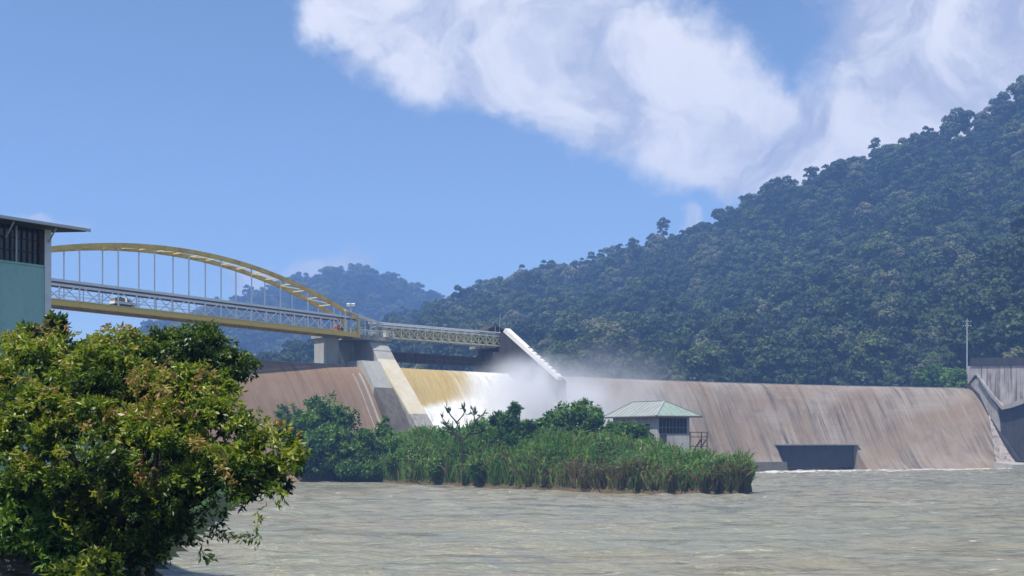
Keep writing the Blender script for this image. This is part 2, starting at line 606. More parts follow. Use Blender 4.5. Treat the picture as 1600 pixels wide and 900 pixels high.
# ================================================================ terrain
def smst(x, a, b):
    t = np.clip((x - a) / (b - a), 0, 1)
    return t * t * (3 - 2 * t)

def wob(X, Y, k, seed):
    r = np.random.default_rng(seed)
    out = 0
    for i in range(7):
        a = r.uniform(0, 2 * math.pi)
        kk = k * r.uniform(0.6, 2.2)
        out = out + np.sin((X * math.cos(a) + Y * math.sin(a)) * kk + r.uniform(0, 6.28)) / (0.6 + kk / k)
    return out / 3.0

def ridge(pts, tree):
    a = np.array([tuple(P(x, y, Y)) for x, y, Y in pts])
    a[:, 2] -= tree
    return a[np.argsort(a[:, 0])]

R1 = ridge([(690, 488, 1250), (760, 455, 1200), (900, 422, 1120), (1000, 388, 1060), (1100, 350, 1010), (1200, 303, 970), (1300, 265, 940),
            (1400, 228, 915), (1500, 192, 890), (1600, 138, 870), (1800, 60, 840), (2100, -20, 820)], 12)
R2 = ridge([(230, 545, 2000), (300, 512, 2000), (350, 488, 2000), (400, 470, 2000), (480, 446, 2000), (530, 436, 2000), (575, 431, 2000),
            (640, 452, 2000), (700, 482, 2000), (800, 505, 2000)], 11)

def hills(X, Y):
    zr = np.interp(X, R1[:, 0], R1[:, 2], left=60) ; yr = np.interp(X, R1[:, 0], R1[:, 1])
    zr = np.where(X < R1[0, 0], 24 + (R1[0, 2] - 24) * np.exp(-((X - R1[0, 0]) / 110.0) ** 2), zr)
    foot = 470 - 0.12 * np.clip(X, -100, 400)
    t = (yr - Y) / (yr - foot)
    g = np.where(t > 0, np.clip(1 - t, 0, 1) ** 1.12, np.clip(1 + t * 0.9, 0, 1))
    spur = wob(X, Y, 0.018, 5) * 15 + wob(X, Y, 0.05, 6) * 4
    h1 = 20 + (zr - 20) * g + spur * 4 * np.clip(g * (1 - g), 0, .25) * np.clip(zr / 150, 0, 1)
    zr2 = np.interp(X, R2[:, 0], R2[:, 2]) ; yr2 = 2000.0
    zr2 = np.where(X < R2[0, 0], 24 + (R2[0, 2] - 24) * np.exp(-((X - R2[0, 0]) / 200.0) ** 2), zr2)
    t2 = (yr2 - Y) / 950.0
    g2 = np.where(t2 > 0, np.clip(1 - t2, 0, 1) ** 1.05, np.clip(1 + t2 * 0.9, 0, 1))
    h2 = 18 + (zr2 - 18) * g2 + wob(X, Y, 0.01, 8) * 26 * 4 * np.clip(g2 * (1 - g2), 0, .25)
    h3 = 18 + 92 * np.exp(-(((X - 345) / 120) ** 2 + ((Y - 600) / 130) ** 2)) + 66 * np.exp(-(((X - 285) / 78) ** 2 + ((Y - 490) / 62) ** 2))
    return np.maximum(np.maximum(h1, h2), h3)

def ground_z(X, Y):
    X = np.asarray(X, float); Y = np.asarray(Y, float)
    # downstream: river bed, near bank, left bank, right bank
    near = np.clip(6.3 - 0.155 * Y, -4, 6.3) + 3.2 * smst(-X, 6, 12) * smst(-Y, -60, -20)
    L = (-19 - 0.175 * (Y - 40)) - X
    left = np.clip(L * 0.45, -4, 9) + np.clip((L - 60) * 0.1, 0, 14)
    Rr = X - (0.49 * Y + 12)
    right = np.clip(Rr * 0.5, -4, 26)
    dn = np.maximum(np.maximum(near, left), np.maximum(right, -4.0))
    r = np.hypot(X - AX_C.x, Y - AX_C.y)
    dd = AX_R - r                                   # metres downstream of the axis
    up = np.maximum(hills(X, Y), 9.0)
    ang = np.arctan2(X - AX_C.x, Y - AX_C.y)        # side of the valley
    # left valley side where the dam ends
    sL = (X * 0.75 + Y * 0.66)
    up = np.maximum(up, 30 * smst(-X, 150, 210) * smst(700 - Y, 0, 300))
    k = smst(-dd, -12, 3)
    # only the sector in which the dam stands has the step; elsewhere the ground rises gently
    k = np.where((Y > 0), k, 0)
    return dn * (1 - k) + up * k + wob(X, Y, 0.25, 9) * 0.12

xs = np.unique(np.concatenate([np.arange(-1350, -60, 15.0), np.arange(-60, 80, 3.0), np.arange(80, 620, 8.0), np.arange(620, 1400, 20.0)]))
ys = np.unique(np.concatenate([np.arange(-80, -20, 10.0), np.arange(-20, 90, 3.0), np.arange(90, 1300, 8.0), np.arange(1300, 2300, 16.0)]))
GX, GY = np.meshgrid(xs, ys)
GZ = ground_z(GX, GY)
nx, ny = len(xs), len(ys)
idx = np.arange(nx * ny).reshape(ny, nx)
Q = np.stack([idx[:-1, :-1], idx[:-1, 1:], idx[1:, 1:], idx[1:, :-1]], -1).reshape(-1, 4)
me = fast_mesh("ground", np.stack([GX, GY, GZ], -1), Q)
me.polygons.foreach_set('use_smooth', [True] * len(me.polygons))
g = obj("ground", me, M['ground'])
tag(g, "earth banks and forested valley sides around the river", "ground", kind="structure")

# ================================================================ river
rows_y = [28.0]
while rows_y[-1] < 425:
    rows_y.append(rows_y[-1] + max(0.30, rows_y[-1] * 0.0035))
wy = np.array(rows_y)
wx = np.linspace(-150, 300, 560)
WX, WY = np.meshgrid(wx, wy)
rw = np.random.default_rng(3)
H = np.zeros_like(WX)
for i in range(40):
    lam = 1.9 + 6.0 * rw.random() ** 1.7
    a = rw.normal(rad(82), rad(15))
    k = 2 * math.pi / lam
    amp = 0.0135 * lam ** 0.95
    ph = (WX * math.cos(a) + WY * math.sin(a)) * k + rw.uniform(0, 6.28) + 1.3 * np.sin(WX * rw.uniform(.02, .09) + WY * rw.uniform(.02, .06) + rw.uniform(0, 6))
    H += amp * (1.0 - 2.0 * np.abs(np.sin(ph * .5)) ** 0.8)
gust = 0.75 + 0.45 * wob(WX, WY, 0.035, 21)
H *= np.clip(gust, 0.3, 1.4)
# rougher tail water below the weir
H += 0.10 * wob(WX, WY, 1.3, 22) * smst(WY - 0.45 * WX, 170, 260)
nx, ny = len(wx), len(wy)
idx = np.arange(nx * ny).reshape(ny, nx)
Q = np.stack([idx[:-1, :-1], idx[:-1, 1:], idx[1:, 1:], idx[1:, :-1]], -1).reshape(-1, 4)
me = fast_mesh("river", np.stack([WX, WY, H], -1), Q)
me.polygons.foreach_set('use_smooth', [True] * len(me.polygons))
tag(obj("river", me, M['river']), "rippled silty grey-green river below the dam", "river", kind="structure")

# reservoir behind the dam (its surface lies above the eye, hidden by the crest)
b = MB()
rim = [axis(s, -4.5, 25.4) for s in np.linspace(-150, 156, 30)]
b.v = [tuple(p) for p in rim] + [tuple(Vector((p.x * 1.3 - 20, p.y + 330, 25.4))) for p in rim]
b.f = [(i, i + 1, i + 1 + len(rim), i + len(rim)) for i in range(len(rim) - 1)]
t_ = simple_mat("still_reservoir_water", (0.10, 0.095, 0.07), 0.08, 0, 0.1, 0.05)
tag(b.build("reservoir", t_), "still reservoir water behind the dam crest", "reservoir", kind="structure")

# ================================================================ dam
PROF = [(-.19, -.2), (-.19, .86), (-.16, .94), (-.10, .985), (-.03, 1.0), (.05, .993), (.12, .965), (.20, .905), (.30, .815), (.42, .675), (.55, .51), (.68, .345), (.80, .20), (.90, .095), (1.0, .02), (1.12, -.06), (1.2, -.2)]
def toe(s):
    return float(np.interp(s, [-150, -70, -20, 40, 100, 156], [20, 20, 19, 17, 18, 24]))

def weir_block(s0, s1, parent, recess=False, mat=None, lower=0.0, name="weir_block"):
    D0 = toe((s0 + s1) / 2)
    n = max(2, int((s1 - s0) / 3) + 1)
    ss = np.linspace(s0 + 0.025, s1 - 0.025, n)
    prof = PROF
    if recess:
        zt = 7.0 / CREST
        ins = [(dd, zz) for dd, zz in PROF if zz > zt + .02 or dd < 0]
        # setback into a vertical wall
        dface = np.interp(-zt, [-p[1] for p in PROF[5:]], [p[0] for p in PROF[5:]])
        prof = ins + [(dface, zt), (dface - .17, zt - .004), (dface - .17, -.2)]
    og = origin_of(parent)
    rows, uvs = [], []
    for s in ss:
        Dl = toe(s)
        pts = [axis(s, dd * Dl, zz * CREST - lower) - og for dd, zz in prof]
        rows.append(pts)
    vv = [0.0]
    for a, b_ in zip(rows[0][:-1], rows[0][1:]):
        vv.append(vv[-1] + (b_ - a).length)
    m = len(prof)
    V = [tuple(p) for r in rows for p in r]
    F, U = [], []
    for i in range(n - 1):
        for j in range(m - 1):
            F.append((i * m + j, (i + 1) * m + j, (i + 1) * m + j + 1, i * m + j + 1))
            U.append([(ss[i], vv[j]), (ss[i + 1], vv[j]), (ss[i + 1], vv[j + 1]), (ss[i], vv[j + 1])])
    # end caps
    k0 = len(V)
    V += [tuple(p) for p in rows[0]] + [tuple(p) for p in rows[-1]]
    F.append(tuple(k0 + j for j in range(m))); U.append([(ss[0], vv[j]) for j in range(m)])
    F.append(tuple(k0 + m + j for j in range(m - 1, -1, -1))); U.append([(ss[-1], vv[j]) for j in range(m - 1, -1, -1)])
    me = bpy.data.meshes.new(name)
    me.from_pydata(V, [], F)
    ul = me.uv_layers.new(name="UVMap")
    k = 0
    for f in U:
        for c in f:
            ul.data[k].uv = c
            k += 1
    sm = [True] * len(F); sm[-1] = sm[-2] = False
    if recess: sm = [False] * len(F)
    me.polygons.foreach_set('use_smooth', sm)
    me.update()
    return obj(name, me, mat or M['weir'], parent)

dam = empty("dam", axis(40, 10, 0), "long curved brown concrete overflow dam streaked by water, with two gate piers", "dam")
edges = list(np.arange(-150, -69, 13.75)) 
edges = list(np.linspace(-150, -67.5, 7))
for a, b_ in zip(edges[:-1], edges[1:]):
    weir_block(a, b_, dam, mat=M['weir_brown'])['label'] = 'weir block coated with red-brown silt'
for ed in (np.linspace(-17, 69, 8), np.linspace(100, 156, 5)):
    for a, b_ in zip(ed[:-1], ed[1:]):
        weir_block(a, b_, dam)
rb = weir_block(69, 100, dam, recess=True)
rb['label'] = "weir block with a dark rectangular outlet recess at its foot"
weir_block(-57, -20, dam, lower=0.45, name="chute_floor")
# dark wall plate with the recess shade put into its colour, and the paler lip above it
b = MB()
pts0, pts1 = axis(69.2, 12.3, 0.2), axis(99.8, 12.9, 0.2)
for (z0, z1, m_, nm, off) in ((0.2, 6.75, 'wall_dark', "recess_shade_wall", 0.0),):
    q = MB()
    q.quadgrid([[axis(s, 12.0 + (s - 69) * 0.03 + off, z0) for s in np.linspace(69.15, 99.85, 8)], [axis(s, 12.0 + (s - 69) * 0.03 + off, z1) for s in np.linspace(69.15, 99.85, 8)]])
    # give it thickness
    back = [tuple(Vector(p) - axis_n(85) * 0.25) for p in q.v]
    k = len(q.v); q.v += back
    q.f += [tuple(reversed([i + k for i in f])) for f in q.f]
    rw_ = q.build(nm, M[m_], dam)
    rw_['label'] = "dark wall inside the outlet recess, its shade painted in"
q = MB()
poly = [axis(68.2, 14.0, 6.9), axis(100.8, 14.8, 6.9), axis(100.8, 14.8, 7.35), axis(68.2, 14.0, 7.35)]
q.prism(poly, axis_n(85) * -3.0)
q.build("recess_lip", M['pier'], dam)
# toe ledge left of the recess
q = MB()
ssl = np.linspace(28, 68.0, 10)
q.quadgrid([[axis(s, toe(s) - 3, 2.1) for s in ssl], [axis(s, toe(s) + 1.6, 2.0) for s in ssl], [axis(s, toe(s) + 1.9, -1.5) for s in ssl]])
q.build("toe_ledge", M['pier_wet'], dam, fix=False)
# thin paler strip along the weir tops, painting the sunlit crest edge
for a, b_ in ((-15, 155), (-149, -70)):
    ssl = np.linspace(a, b_, 40)
    q = MB()
    q.quadgrid([[axis(s, -1.7, 25.9) for s in ssl], [axis(s, -1.7, 26.28) for s in ssl], [axis(s, -0.9, 26.28) for s in ssl], [axis(s, -0.9, 25.9) for s in ssl]])
    q.build("crest_light_strip", M['pier'], dam, fix=False)

# ---- left gate pier
def on_s(s, x, y):
    """(d, z) of the point of the vertical plane at station s that the photograph shows at pixel (x, y)"""
    p, n = axis(s), axis_n(s)
    k = (x - 800) / FPX
    d = (k * p.y - p.x) / (n.x - k * n.y)
    return (d, EYE + (HOR - y) / FPX * (p.y + n.y * d))
def pier_prism(name, s0, s1, prof, mat, parent):
    th = (s0 + s1) / 2
    q = MB()
    a = [axis(s0, d, z) for d, z in prof]
    c = [axis(s1, d, z) for d, z in prof]
    n = len(prof)
    q.v = [tuple(p) for p in a + c]
    q.f = [tuple(range(n)), tuple(range(2 * n - 1, n - 1, -1))] + [(i, (i + 1) % n, n + (i + 1) % n, n + i) for i in range(n)]
    return q.build(name, mat, parent)

e0, e1, e2, e3 = (on_s(-62, x, y) for x, y in ((577, 536), (590, 562), (640, 648), (668, 700)))
lp = pier_prism("gate_pier", -62, -57, [(-13, -3), (-13, 32.6), (e0[0], 32.6), e0, e1, e2, e3, (27, .4), (27, -3)], M['pier'], dam)
lp['label'] = "left gate pier with pale sloping top"
# pale capping slabs on the sloping top, upper one duller
def cap_between(a, c, mat):
    a, c = Vector((a[0], 0, a[1])), Vector((c[0], 0, c[1]))
    u = (c - a).normalized(); w = Vector((-u.z, 0, u.x)) * (1 if u.x > 0 else -1)
    ps = [a + u * .02 - w * .1, a + u * .02 + w * .35, c - u * .02 + w * .35, c - u * .02 - w * .1]
    return pier_prism("capping_slab", -62.15, -56.85, [(p.x, p.z) for p in ps], mat, lp)
cap_between(e0, e1, M['pier_grey'])
cap_between(e1, e2, M['pier_pale'])
cap_between(e2, e3, M['pier'])
pier_prism("pier_platform", -67.5, -55.9, [(-12, 32.6), (-12, 33.6), (e0[0] + .9, 33.6), (e0[0] + .9, 32.6)], M['pier'], lp)
q0, q1, q2, q3 = (on_s(-67.5, x, y) for x, y in ((565, 563), (585, 605), (607, 650), (625, 700)))
sh = pier_prism("pier_shoulder", -67.5, -62.02, [(-3, 18), (-3, q0[1]), q0, q1, (q1[0] - .6, 18)], M['pier_grey'], lp)
sh['label'] = "dry light grey shoulder of the pier"
pier_prism("pier_shoulder", -67.5, -62.03, [(0, -3), (0, 18), (q1[0] - .6, 18), (q1[0], q1[1] - .03), q2, q3, (q3[0] + 3, -3)], M['pier_wet'], lp)
# nose at the water end of the pier, and the little training kerb beside it on the weir
n0, n1, n2 = (on_s(-58.6, x, y) for x, y in ((640, 640), (646, 636), (668, 680)))
pier_prism("pier_nose", -58.6, -55.5, [(n0[0], -2), n0, n1, n2, (n2[0], -2)], M['pier'], lp)
for i, s in enumerate((-69.2, -71.0)):
    prof_up = [(dd * 20, zz * CREST + .05) for dd, zz in PROF[7:14]]
    prof_dn = [(d - .1, z + .55 - .1 * i) for d, z in prof_up]
    pier_prism("training_kerb", s, s + (.5 if i == 0 else .2), prof_up + prof_dn[::-1], M['pier_grey'], dam)
# piece of the pier behind, and the bridge column
pier_prism("pier_wall", -67.4, -62.05, [(-13, 10), (-13, 32.5), (-7.5, 32.5), (-7.5, 10)], M['pier'], lp)

# ---- right gate pier
rp = pier_prism("gate_pier", -20, -17, [(-13, -3), (-13, 33.2), (-3.5, 33.2), (-3.5, 37.2), (.4, 36.9), (21.6, 23.3), (21.6, -3)], M['wall_dark'], dam)  # whole pier in the darkest concrete
rp['label'] = "dark right gate pier"
pc = pier_prism("capping_beam", -20.25, -18.6, [(-.6, 37.3), (.3, 38.2), (22.0, 24.3), (21.6, 23.5)], M['cap_white'], rp)
for k in range(8):
    d = 9 + k * 1.55
    z = 38.0 - (d - .3) * 13.9 / 21.7
    pier_prism("step_block", -19.6, -18.7, [(d, z + .14), (d + .04, z + .2), (d + .54, z - .13), (d + .5, z - .2)], M['wall_dark'], rp)
pier_prism("pier_buttress", -22.2, -20.02, [(-11, -3), (-11, 31), (-6, 32.2), (-2.5, 32.0), (4, 21), (7, 12), (9, -3)], M['wall_dark'], rp)
pier_prism("pier_platform", -23.0, -16.4, [(-12, 33.2), (-12, 33.9), (-3.6, 33.9), (-3.6, 33.2)], M['pier'], rp)

# ---- bridge column on the crest
q = MB()
poly = [axis(-73.4, -8.0, 25), axis(-69.8, -8.0, 25), axis(-69.8, -3.2, 25), axis(-73.4, -3.2, 25)]
q.prism(poly, (0, 0, 7.6))
bc = q.build("bridge_column", M['pier_grey'], dam)
q = MB()
poly = [axis(-74.0, -8.5, 32.6), axis(-69.2, -8.5, 32.6), axis(-69.2, -2.7, 32.6), axis(-74.0, -2.7, 32.6)]
q.prism(poly, (0, 0, .7))
q.build("column_cap", M['pier'], bc)

# ---- water in the chute
nS, nD = 60, 70
V, F, U = [], [], []
rr = np.random.default_rng(5)
for i in range(nD):
    v = i / (nD - 1)
    d = -3.0 + v * 27.5
    for j in range(nS):
        u = j / (nS - 1)
        s = -57 + u * 37
        Dl = 20.0
        z = np.interp(d / Dl, [p[0] for p in PROF[2:15]], [p[1] for p in PROF[2:15]]) * CREST
        z = max(z, 1.0)
        torn = np.clip(u * 1.2 + .25 * v + .95 * float(smst(np.array(v), .36, .52)) - .55, 0, 1)
        bump_ = torn * (0.9 * math.sin(s * 1.7 + d * .6 + 2 * math.sin(d)) * .5 + rr.normal() * .35) * min(1, d / 6 if d > 0 else 0)
        up_ = 0.25 + torn * 1.1 * smst(np.array(d), 2, 14)
        V.append(tuple(axis(s, d + bump_ * .5, z + up_ + bump_ * .6)))
for i in range(nD - 1):
    for j in range(nS - 1):
        a = i * nS + j
        F.append((a, a + 1, a + nS + 1, a + nS))
        for (ii, jj) in ((i, j), (i, j + 1), (i + 1, j + 1), (i + 1, j)):
            U.append((jj / (nS - 1), ii / (nD - 1)))
me = bpy.data.meshes.new("spillway_water")
me.from_pydata(V, [], F)
ul = me.uv_layers.new(name="UVMap")
ul.data.foreach_set('uv', np.array(U, np.float32).ravel())
me.polygons.foreach_set('use_smooth', [True] * len(F))
tag(obj("spillway_water", me, M['spill']), "yellow-brown water turning white as it pours down between the gate piers", "spilling water", kind="structure")

# boiling foam at the foot of the chute
n1, n2 = 170, 100
uu, vv_ = np.meshgrid(np.linspace(0, 1, n1), np.linspace(0, 1, n2))
Sg = -57.5 + 52 * uu; Dg = 11 + 25 * vv_
env = np.clip(np.minimum(uu / .06, (1 - uu) / .25), 0, 1) ** .6 * np.sin(np.pi * vv_) ** .8
lump = wob(Sg, Dg, .45, 31) * 2.0 + wob(Sg, Dg, 1.2, 32) * 1.3 + np.abs(wob(Sg, Dg, 2.6, 33)) * 1.3 + rr.normal(0, .16, Sg.shape)
Zg = -0.8 + env * (11.8 + lump)
Sg = Sg + env * wob(Sg, Dg, 1.6, 34) * .7; Dg = Dg + env * wob(Sg, Dg, 1.6, 35) * .9
V = [tuple(axis(float(a_), float(b_), float(c_))) for a_, b_, c_ in zip(Sg.ravel(), Dg.ravel(), Zg.ravel())]
F = [(i_ * n1 + j_, i_ * n1 + j_ + 1, (i_ + 1) * n1 + j_ + 1, (i_ + 1) * n1 + j_) for i_ in range(n2 - 1) for j_ in range(n1 - 1)]
me = bpy.data.meshes.new("white_water")
me.from_pydata(V, [], F)
me.polygons.foreach_set('use_smooth', [True] * len(F))
tag(obj("white_water", me, M['foam']), "boiling white foam at the foot of the spillway chute", "foam", kind="stuff")

# ================================================================ right abutment wall
ab = empty("abutment_wall", axis(158, 15, 0), "tall stained concrete abutment wall closing the right end of the dam", "retaining wall")
def wp(x, y, s_=155.2): return on_s(s_, x, y)
far = lambda d0, z0, d1, z1, d: z0 + (z1 - z0) * (d - d0) / (d1 - d0)
t0, t1 = wp(1512, 572), wp(1600, 571)
tE = (60, far(*t0, *t1, 60))
pier_prism("wall", 156.3, 175, [(t0[0] + .2, -3), (t0[0] + .2, t0[1]), tE, (60, -3)], M['wall_dark'], ab)  # lower wall face, darker than the upper one
lo = [wp(1600, 625), wp(1575, 634), wp(1566, 637), wp(1549, 616), wp(1527, 587), wp(1523, 586)]
up = pier_prism("upper_wall", 155.2, 156.32, [t0, tE, (60, lo[0][1] - 1)] + lo + [wp(1512, 600)], M['wall_old'], ab)
up['label'] = "paler stained upper wall face overhanging the dark lower wall"
lip = [wp(1527, 586, 154.5), wp(1549, 615, 154.5), wp(1566, 634, 154.5), wp(1578, 630, 154.5), wp(1600, 622, 154.5)]
lipb = [wp(1526, 588, 154.5), wp(1547, 619, 154.5), wp(1565, 640, 154.5), wp(1580, 637, 154.5), wp(1600, 630, 154.5)]
lip.append((60, lip[-1][1])); lipb.append((60, lip[-1][1] - 2.2))
pier_prism("ledge", 154.5, 155.22, lip + lipb[::-1], M['pier'], ab)
c0, c1 = wp(1516, 559, 154.8), wp(1600, 558, 154.8)
b0, b1 = wp(1516, 571.5, 154.8), wp(1600, 570.5, 154.8)
pier_prism("coping", 154.8, 176, [b0, c0, (60, far(*c0, *c1, 60)), (60, far(*b0, *b1, 60))], M['wall_dark'], ab)
# panels of grey splay between the weir and the dark wall, and the kerb line that follows the weir profile
Dl = toe(156)
pts_c = [wp(x, y, 155.6) for x, y in ((1509, 602), (1527, 619), (1541, 650), (1560, 680), (1590, 724))]
pts_d = [(d + .9, z + .7) for d, z in pts_c]
pier_prism("splay_panel", 155.75, 156.32, [wp(1512, 598), wp(1524, 590), wp(1546, 622), wp(1556, 636), wp(1560, 676), wp(1542, 650), wp(1527, 619)], M['pier'], ab)
pier_prism("joint_strip", 155.3, 156.32, pts_d + pts_c[::-1], M['wall_dark'], ab)
q = MB()
rowa, rowb = [], []
for k in range(9):
    d = 11 + k * 1.75
    z = float(np.interp(d / Dl, [p[0] for p in PROF[4:]], [p[1] for p in PROF[4:]])) * CREST + .35
    w = 8.5 * (k / 8) ** 1.1 + .3
    rowa.append(axis(155.55, d, z + .1)); rowb.append(axis(155.55 - w, d, z))
q.quadgrid([rowa, rowb])
q.build("end_splay", M['wall_old'], ab, fix=False)
pier_prism("apron_block", 146.5, 156.31, [(23.5, -2), (23.5, 1.5), (32, .9), (32, -2)], M['pier_grey'], ab)

# ================================================================ steelwork materials
M['yellow'] = simple_mat("weathered_yellow_paint", (0.74, 0.50, 0.09), 0.5, 0, 0.45, 0.5, (0.42, 0.22, 0.06))
M['yellow_pale'] = simple_mat("faded_yellow_paint", (0.75, 0.62, 0.28), 0.55, 0, 0.3, 0.8, (0.36, 0.25, 0.1))
M['white_steel'] = simple_mat("white_painted_steel", (0.74, 0.75, 0.76), 0.45, 0, 0.25, 0.7, (0.42, 0.36, 0.3))
M['grey_steel'] = simple_mat("grey_galvanised_steel", (0.48, 0.50, 0.52), 0.45, 0.2, 0.3, 0.7, (0.3, 0.27, 0.24))
M['dark_steel'] = simple_mat("dark_rusty_steel", (0.045, 0.042, 0.042), 0.7, 0, 0.5, 0.5, (0.085, 0.05, 0.035))
M['cream_steel'] = simple_mat("cream_painted_truss_steel", (0.60, 0.57, 0.42), 0.55, 0, 0.4, 1.2, (0.35, 0.3, 0.16))
M['olive_steel'] = simple_mat("olive_yellow_truss_steel", (0.42, 0.39, 0.23), 0.6, 0, 0.4, 1.2, (0.2, 0.17, 0.09))
M['deck'] = simple_mat("bridge_deck_concrete", (0.33, 0.31, 0.28), 0.85, 0, 0.3, 0.5)
M['orange'] = simple_mat("orange_painted_metal", (0.62, 0.20, 0.07), 0.5, 0, 0.3, 1.5)
M['tyre'] = simple_mat("black_tyre_rubber", (0.02, 0.02, 0.02), 0.85, 0, 0.1, 2)
M['car_white'] = simple_mat("white_car_paint", (0.78, 0.78, 0.77), 0.28, 0, 0.06, 1)
M['glass_dark'] = simple_mat("dark_window_glass", (0.025, 0.03, 0.035), 0.08, 0, 0.15, 0.6, None, 0, 0.6)
M['chord_shade'] = simple_mat('brown_chord_shade', (0.13, 0.085, 0.055), 0.8, 0, 0.5, 0.6, (0.06, 0.045, 0.035))  # brown standing for shade below the bridge's top chords
M['tan'] = simple_mat("tan_tarpaulin", (0.25, 0.17, 0.09), 0.9, 0, 0.3, 1.5)

# ================================================================ arch bridge
BR = Vector((-36.6, 262.0, 0)); BL = Vector((-83.5, 199.0, 0))
bdir = (BL - BR).normalized()
blen = 97.2
bup = Vector((-bdir.y, bdir.x, 0))            # towards the reservoir or away
if bup.y < 0: bup = -bup
BW = 5.2
Z0, Z1 = 33.6, 37.4
def B(t, side, z):
    return BR + bdir * t + bup * (BW * side) + Vector((0, 0, z))
bridge = empty("arch_bridge", B(48.6, .5, 33.0), "yellow tied-arch bridge with white hangers and white truss sides leading onto the dam", "bridge")
NP = 12
pan = blen / NP
def arch_z(t):
    q = (t - blen / 2) / (blen / 2)
    return 46.6 - 9.6 * q * q
for side in (0, 1):
    q = MB()
    ts = np.linspace(0, blen, 49)
    hw, hh = .36, .42
    rows = []
    for t in ts:
        sl = (arch_z(t + .1) - arch_z(t - .1)) / .2
        nv = (Vector((0, 0, 1)) - bdir * sl).normalized()
        c = B(t, side, arch_z(t))
        rows.append([c + bup * hw + nv * hh, c - bup * hw + nv * hh, c - bup * hw - nv * hh, c + bup * hw - nv * hh, c + bup * hw + nv * hh])
    q.quadgrid(rows)
    q.f += [(0, 1, 2, 3), tuple(len(q.v) - 5 + i for i in (3, 2, 1, 0))]
    q.build("arch_rib", M['yellow'], bridge)
    for k in range(1, NP):
        t = k * pan
        member("hanger", B(t, side, Z1 + .1), B(t, side, arch_z(t) - .5), .2, .2, M['white_steel'], bridge)
    # bottom girder with flanges, in panels
    for k in range(NP):
        a, c = k * pan + .02, (k + 1) * pan - .02
        g_ = member("bottom_girder", B(a, side, Z0 - .2), B(c, side, Z0 - .2), .3, .95, M['yellow'], bridge)
        member("girder_flange", B(a, side, Z0 + .32), B(c, side, Z0 + .32), .62, .1, M['yellow_pale'], bridge)
        member("girder_flange", B(a, side, Z0 - .73), B(c, side, Z0 - .73), .7, .12, M['yellow'], bridge)
        member("top_chord", B(a, side, Z1), B(c, side, Z1), .5, .5, M['white_steel'], bridge)
    for k in range(2 * NP + 1):
        t = k * pan / 2
        member("truss_post", B(t, side, Z0 + .37), B(t, side, Z1 - .2), .2, .2, M['white_steel'], bridge)
    for k in range(2 * NP):
        t0, t1 = k * pan / 2 + .1, (k + 1) * pan / 2 - .1
        if k % 2 == 0:
            member("truss_diagonal", B(t0, side, Z1 - .25), B(t1, side, Z0 + .42), .16, .16, M['white_steel'], bridge)
        else:
            member("truss_diagonal", B(t0, side, Z0 + .42), B(t1, side, Z1 - .25), .16, .16, M['white_steel'], bridge)
    member("pipe_and_shade_bar", B(.3, side, Z1 - .42), B(blen - .3, side, Z1 - .42), .34, .3, M['chord_shade'], bridge)  # dark bar added to paint the shaded underside of the top chord
    # handrails inside the truss
    for z in (Z0 + 1.2, Z0 + 1.75):
        member("handrail", B(0, side * .9 + .05, z), B(blen, side * .9 + .05, z), .06, .06, M['grey_steel'], bridge)
# cross struts between the ribs
prev = None
for k in range(1, 2 * NP):
    t = k * pan / 2
    if arch_z(t) < Z1 + 2.0:
        continue
    member("rib_strut", B(t, .03, arch_z(t)), B(t, .97, arch_z(t)), .22, .22, M['yellow_pale'], bridge)
    if prev is not None:
        s_ = k % 2
        member("rib_brace", B(prev, .04 if s_ else .96, arch_z(prev)), B(t, .96 if s_ else .04, arch_z(t)), .16, .16, M['yellow_pale'], bridge)
    prev = t
q = MB()
q.box(B(blen / 2, .5, Z0 + .18), bdir * (blen / 2), bup * (BW / 2 - .4), Vector((0, 0, .14)))
q.build("deck", M['deck'], bridge)
for k in range(2 * NP + 1):
    t = min(max(k * pan / 2, .2), blen - .2)
    member("floor_beam", B(t, .03, Z0 - .3), B(t, .97, Z0 - .3), .25, .6, M['yellow'], bridge)
# end portal that joins the arch to the pier
member("end_post", B(0, 0, 32.9), B(0, 0, 37.2), .5, .5, M['yellow'], bridge)
member("end_post", B(0, 1, 32.9), B(0, 1, 37.2), .5, .5, M['yellow'], bridge)

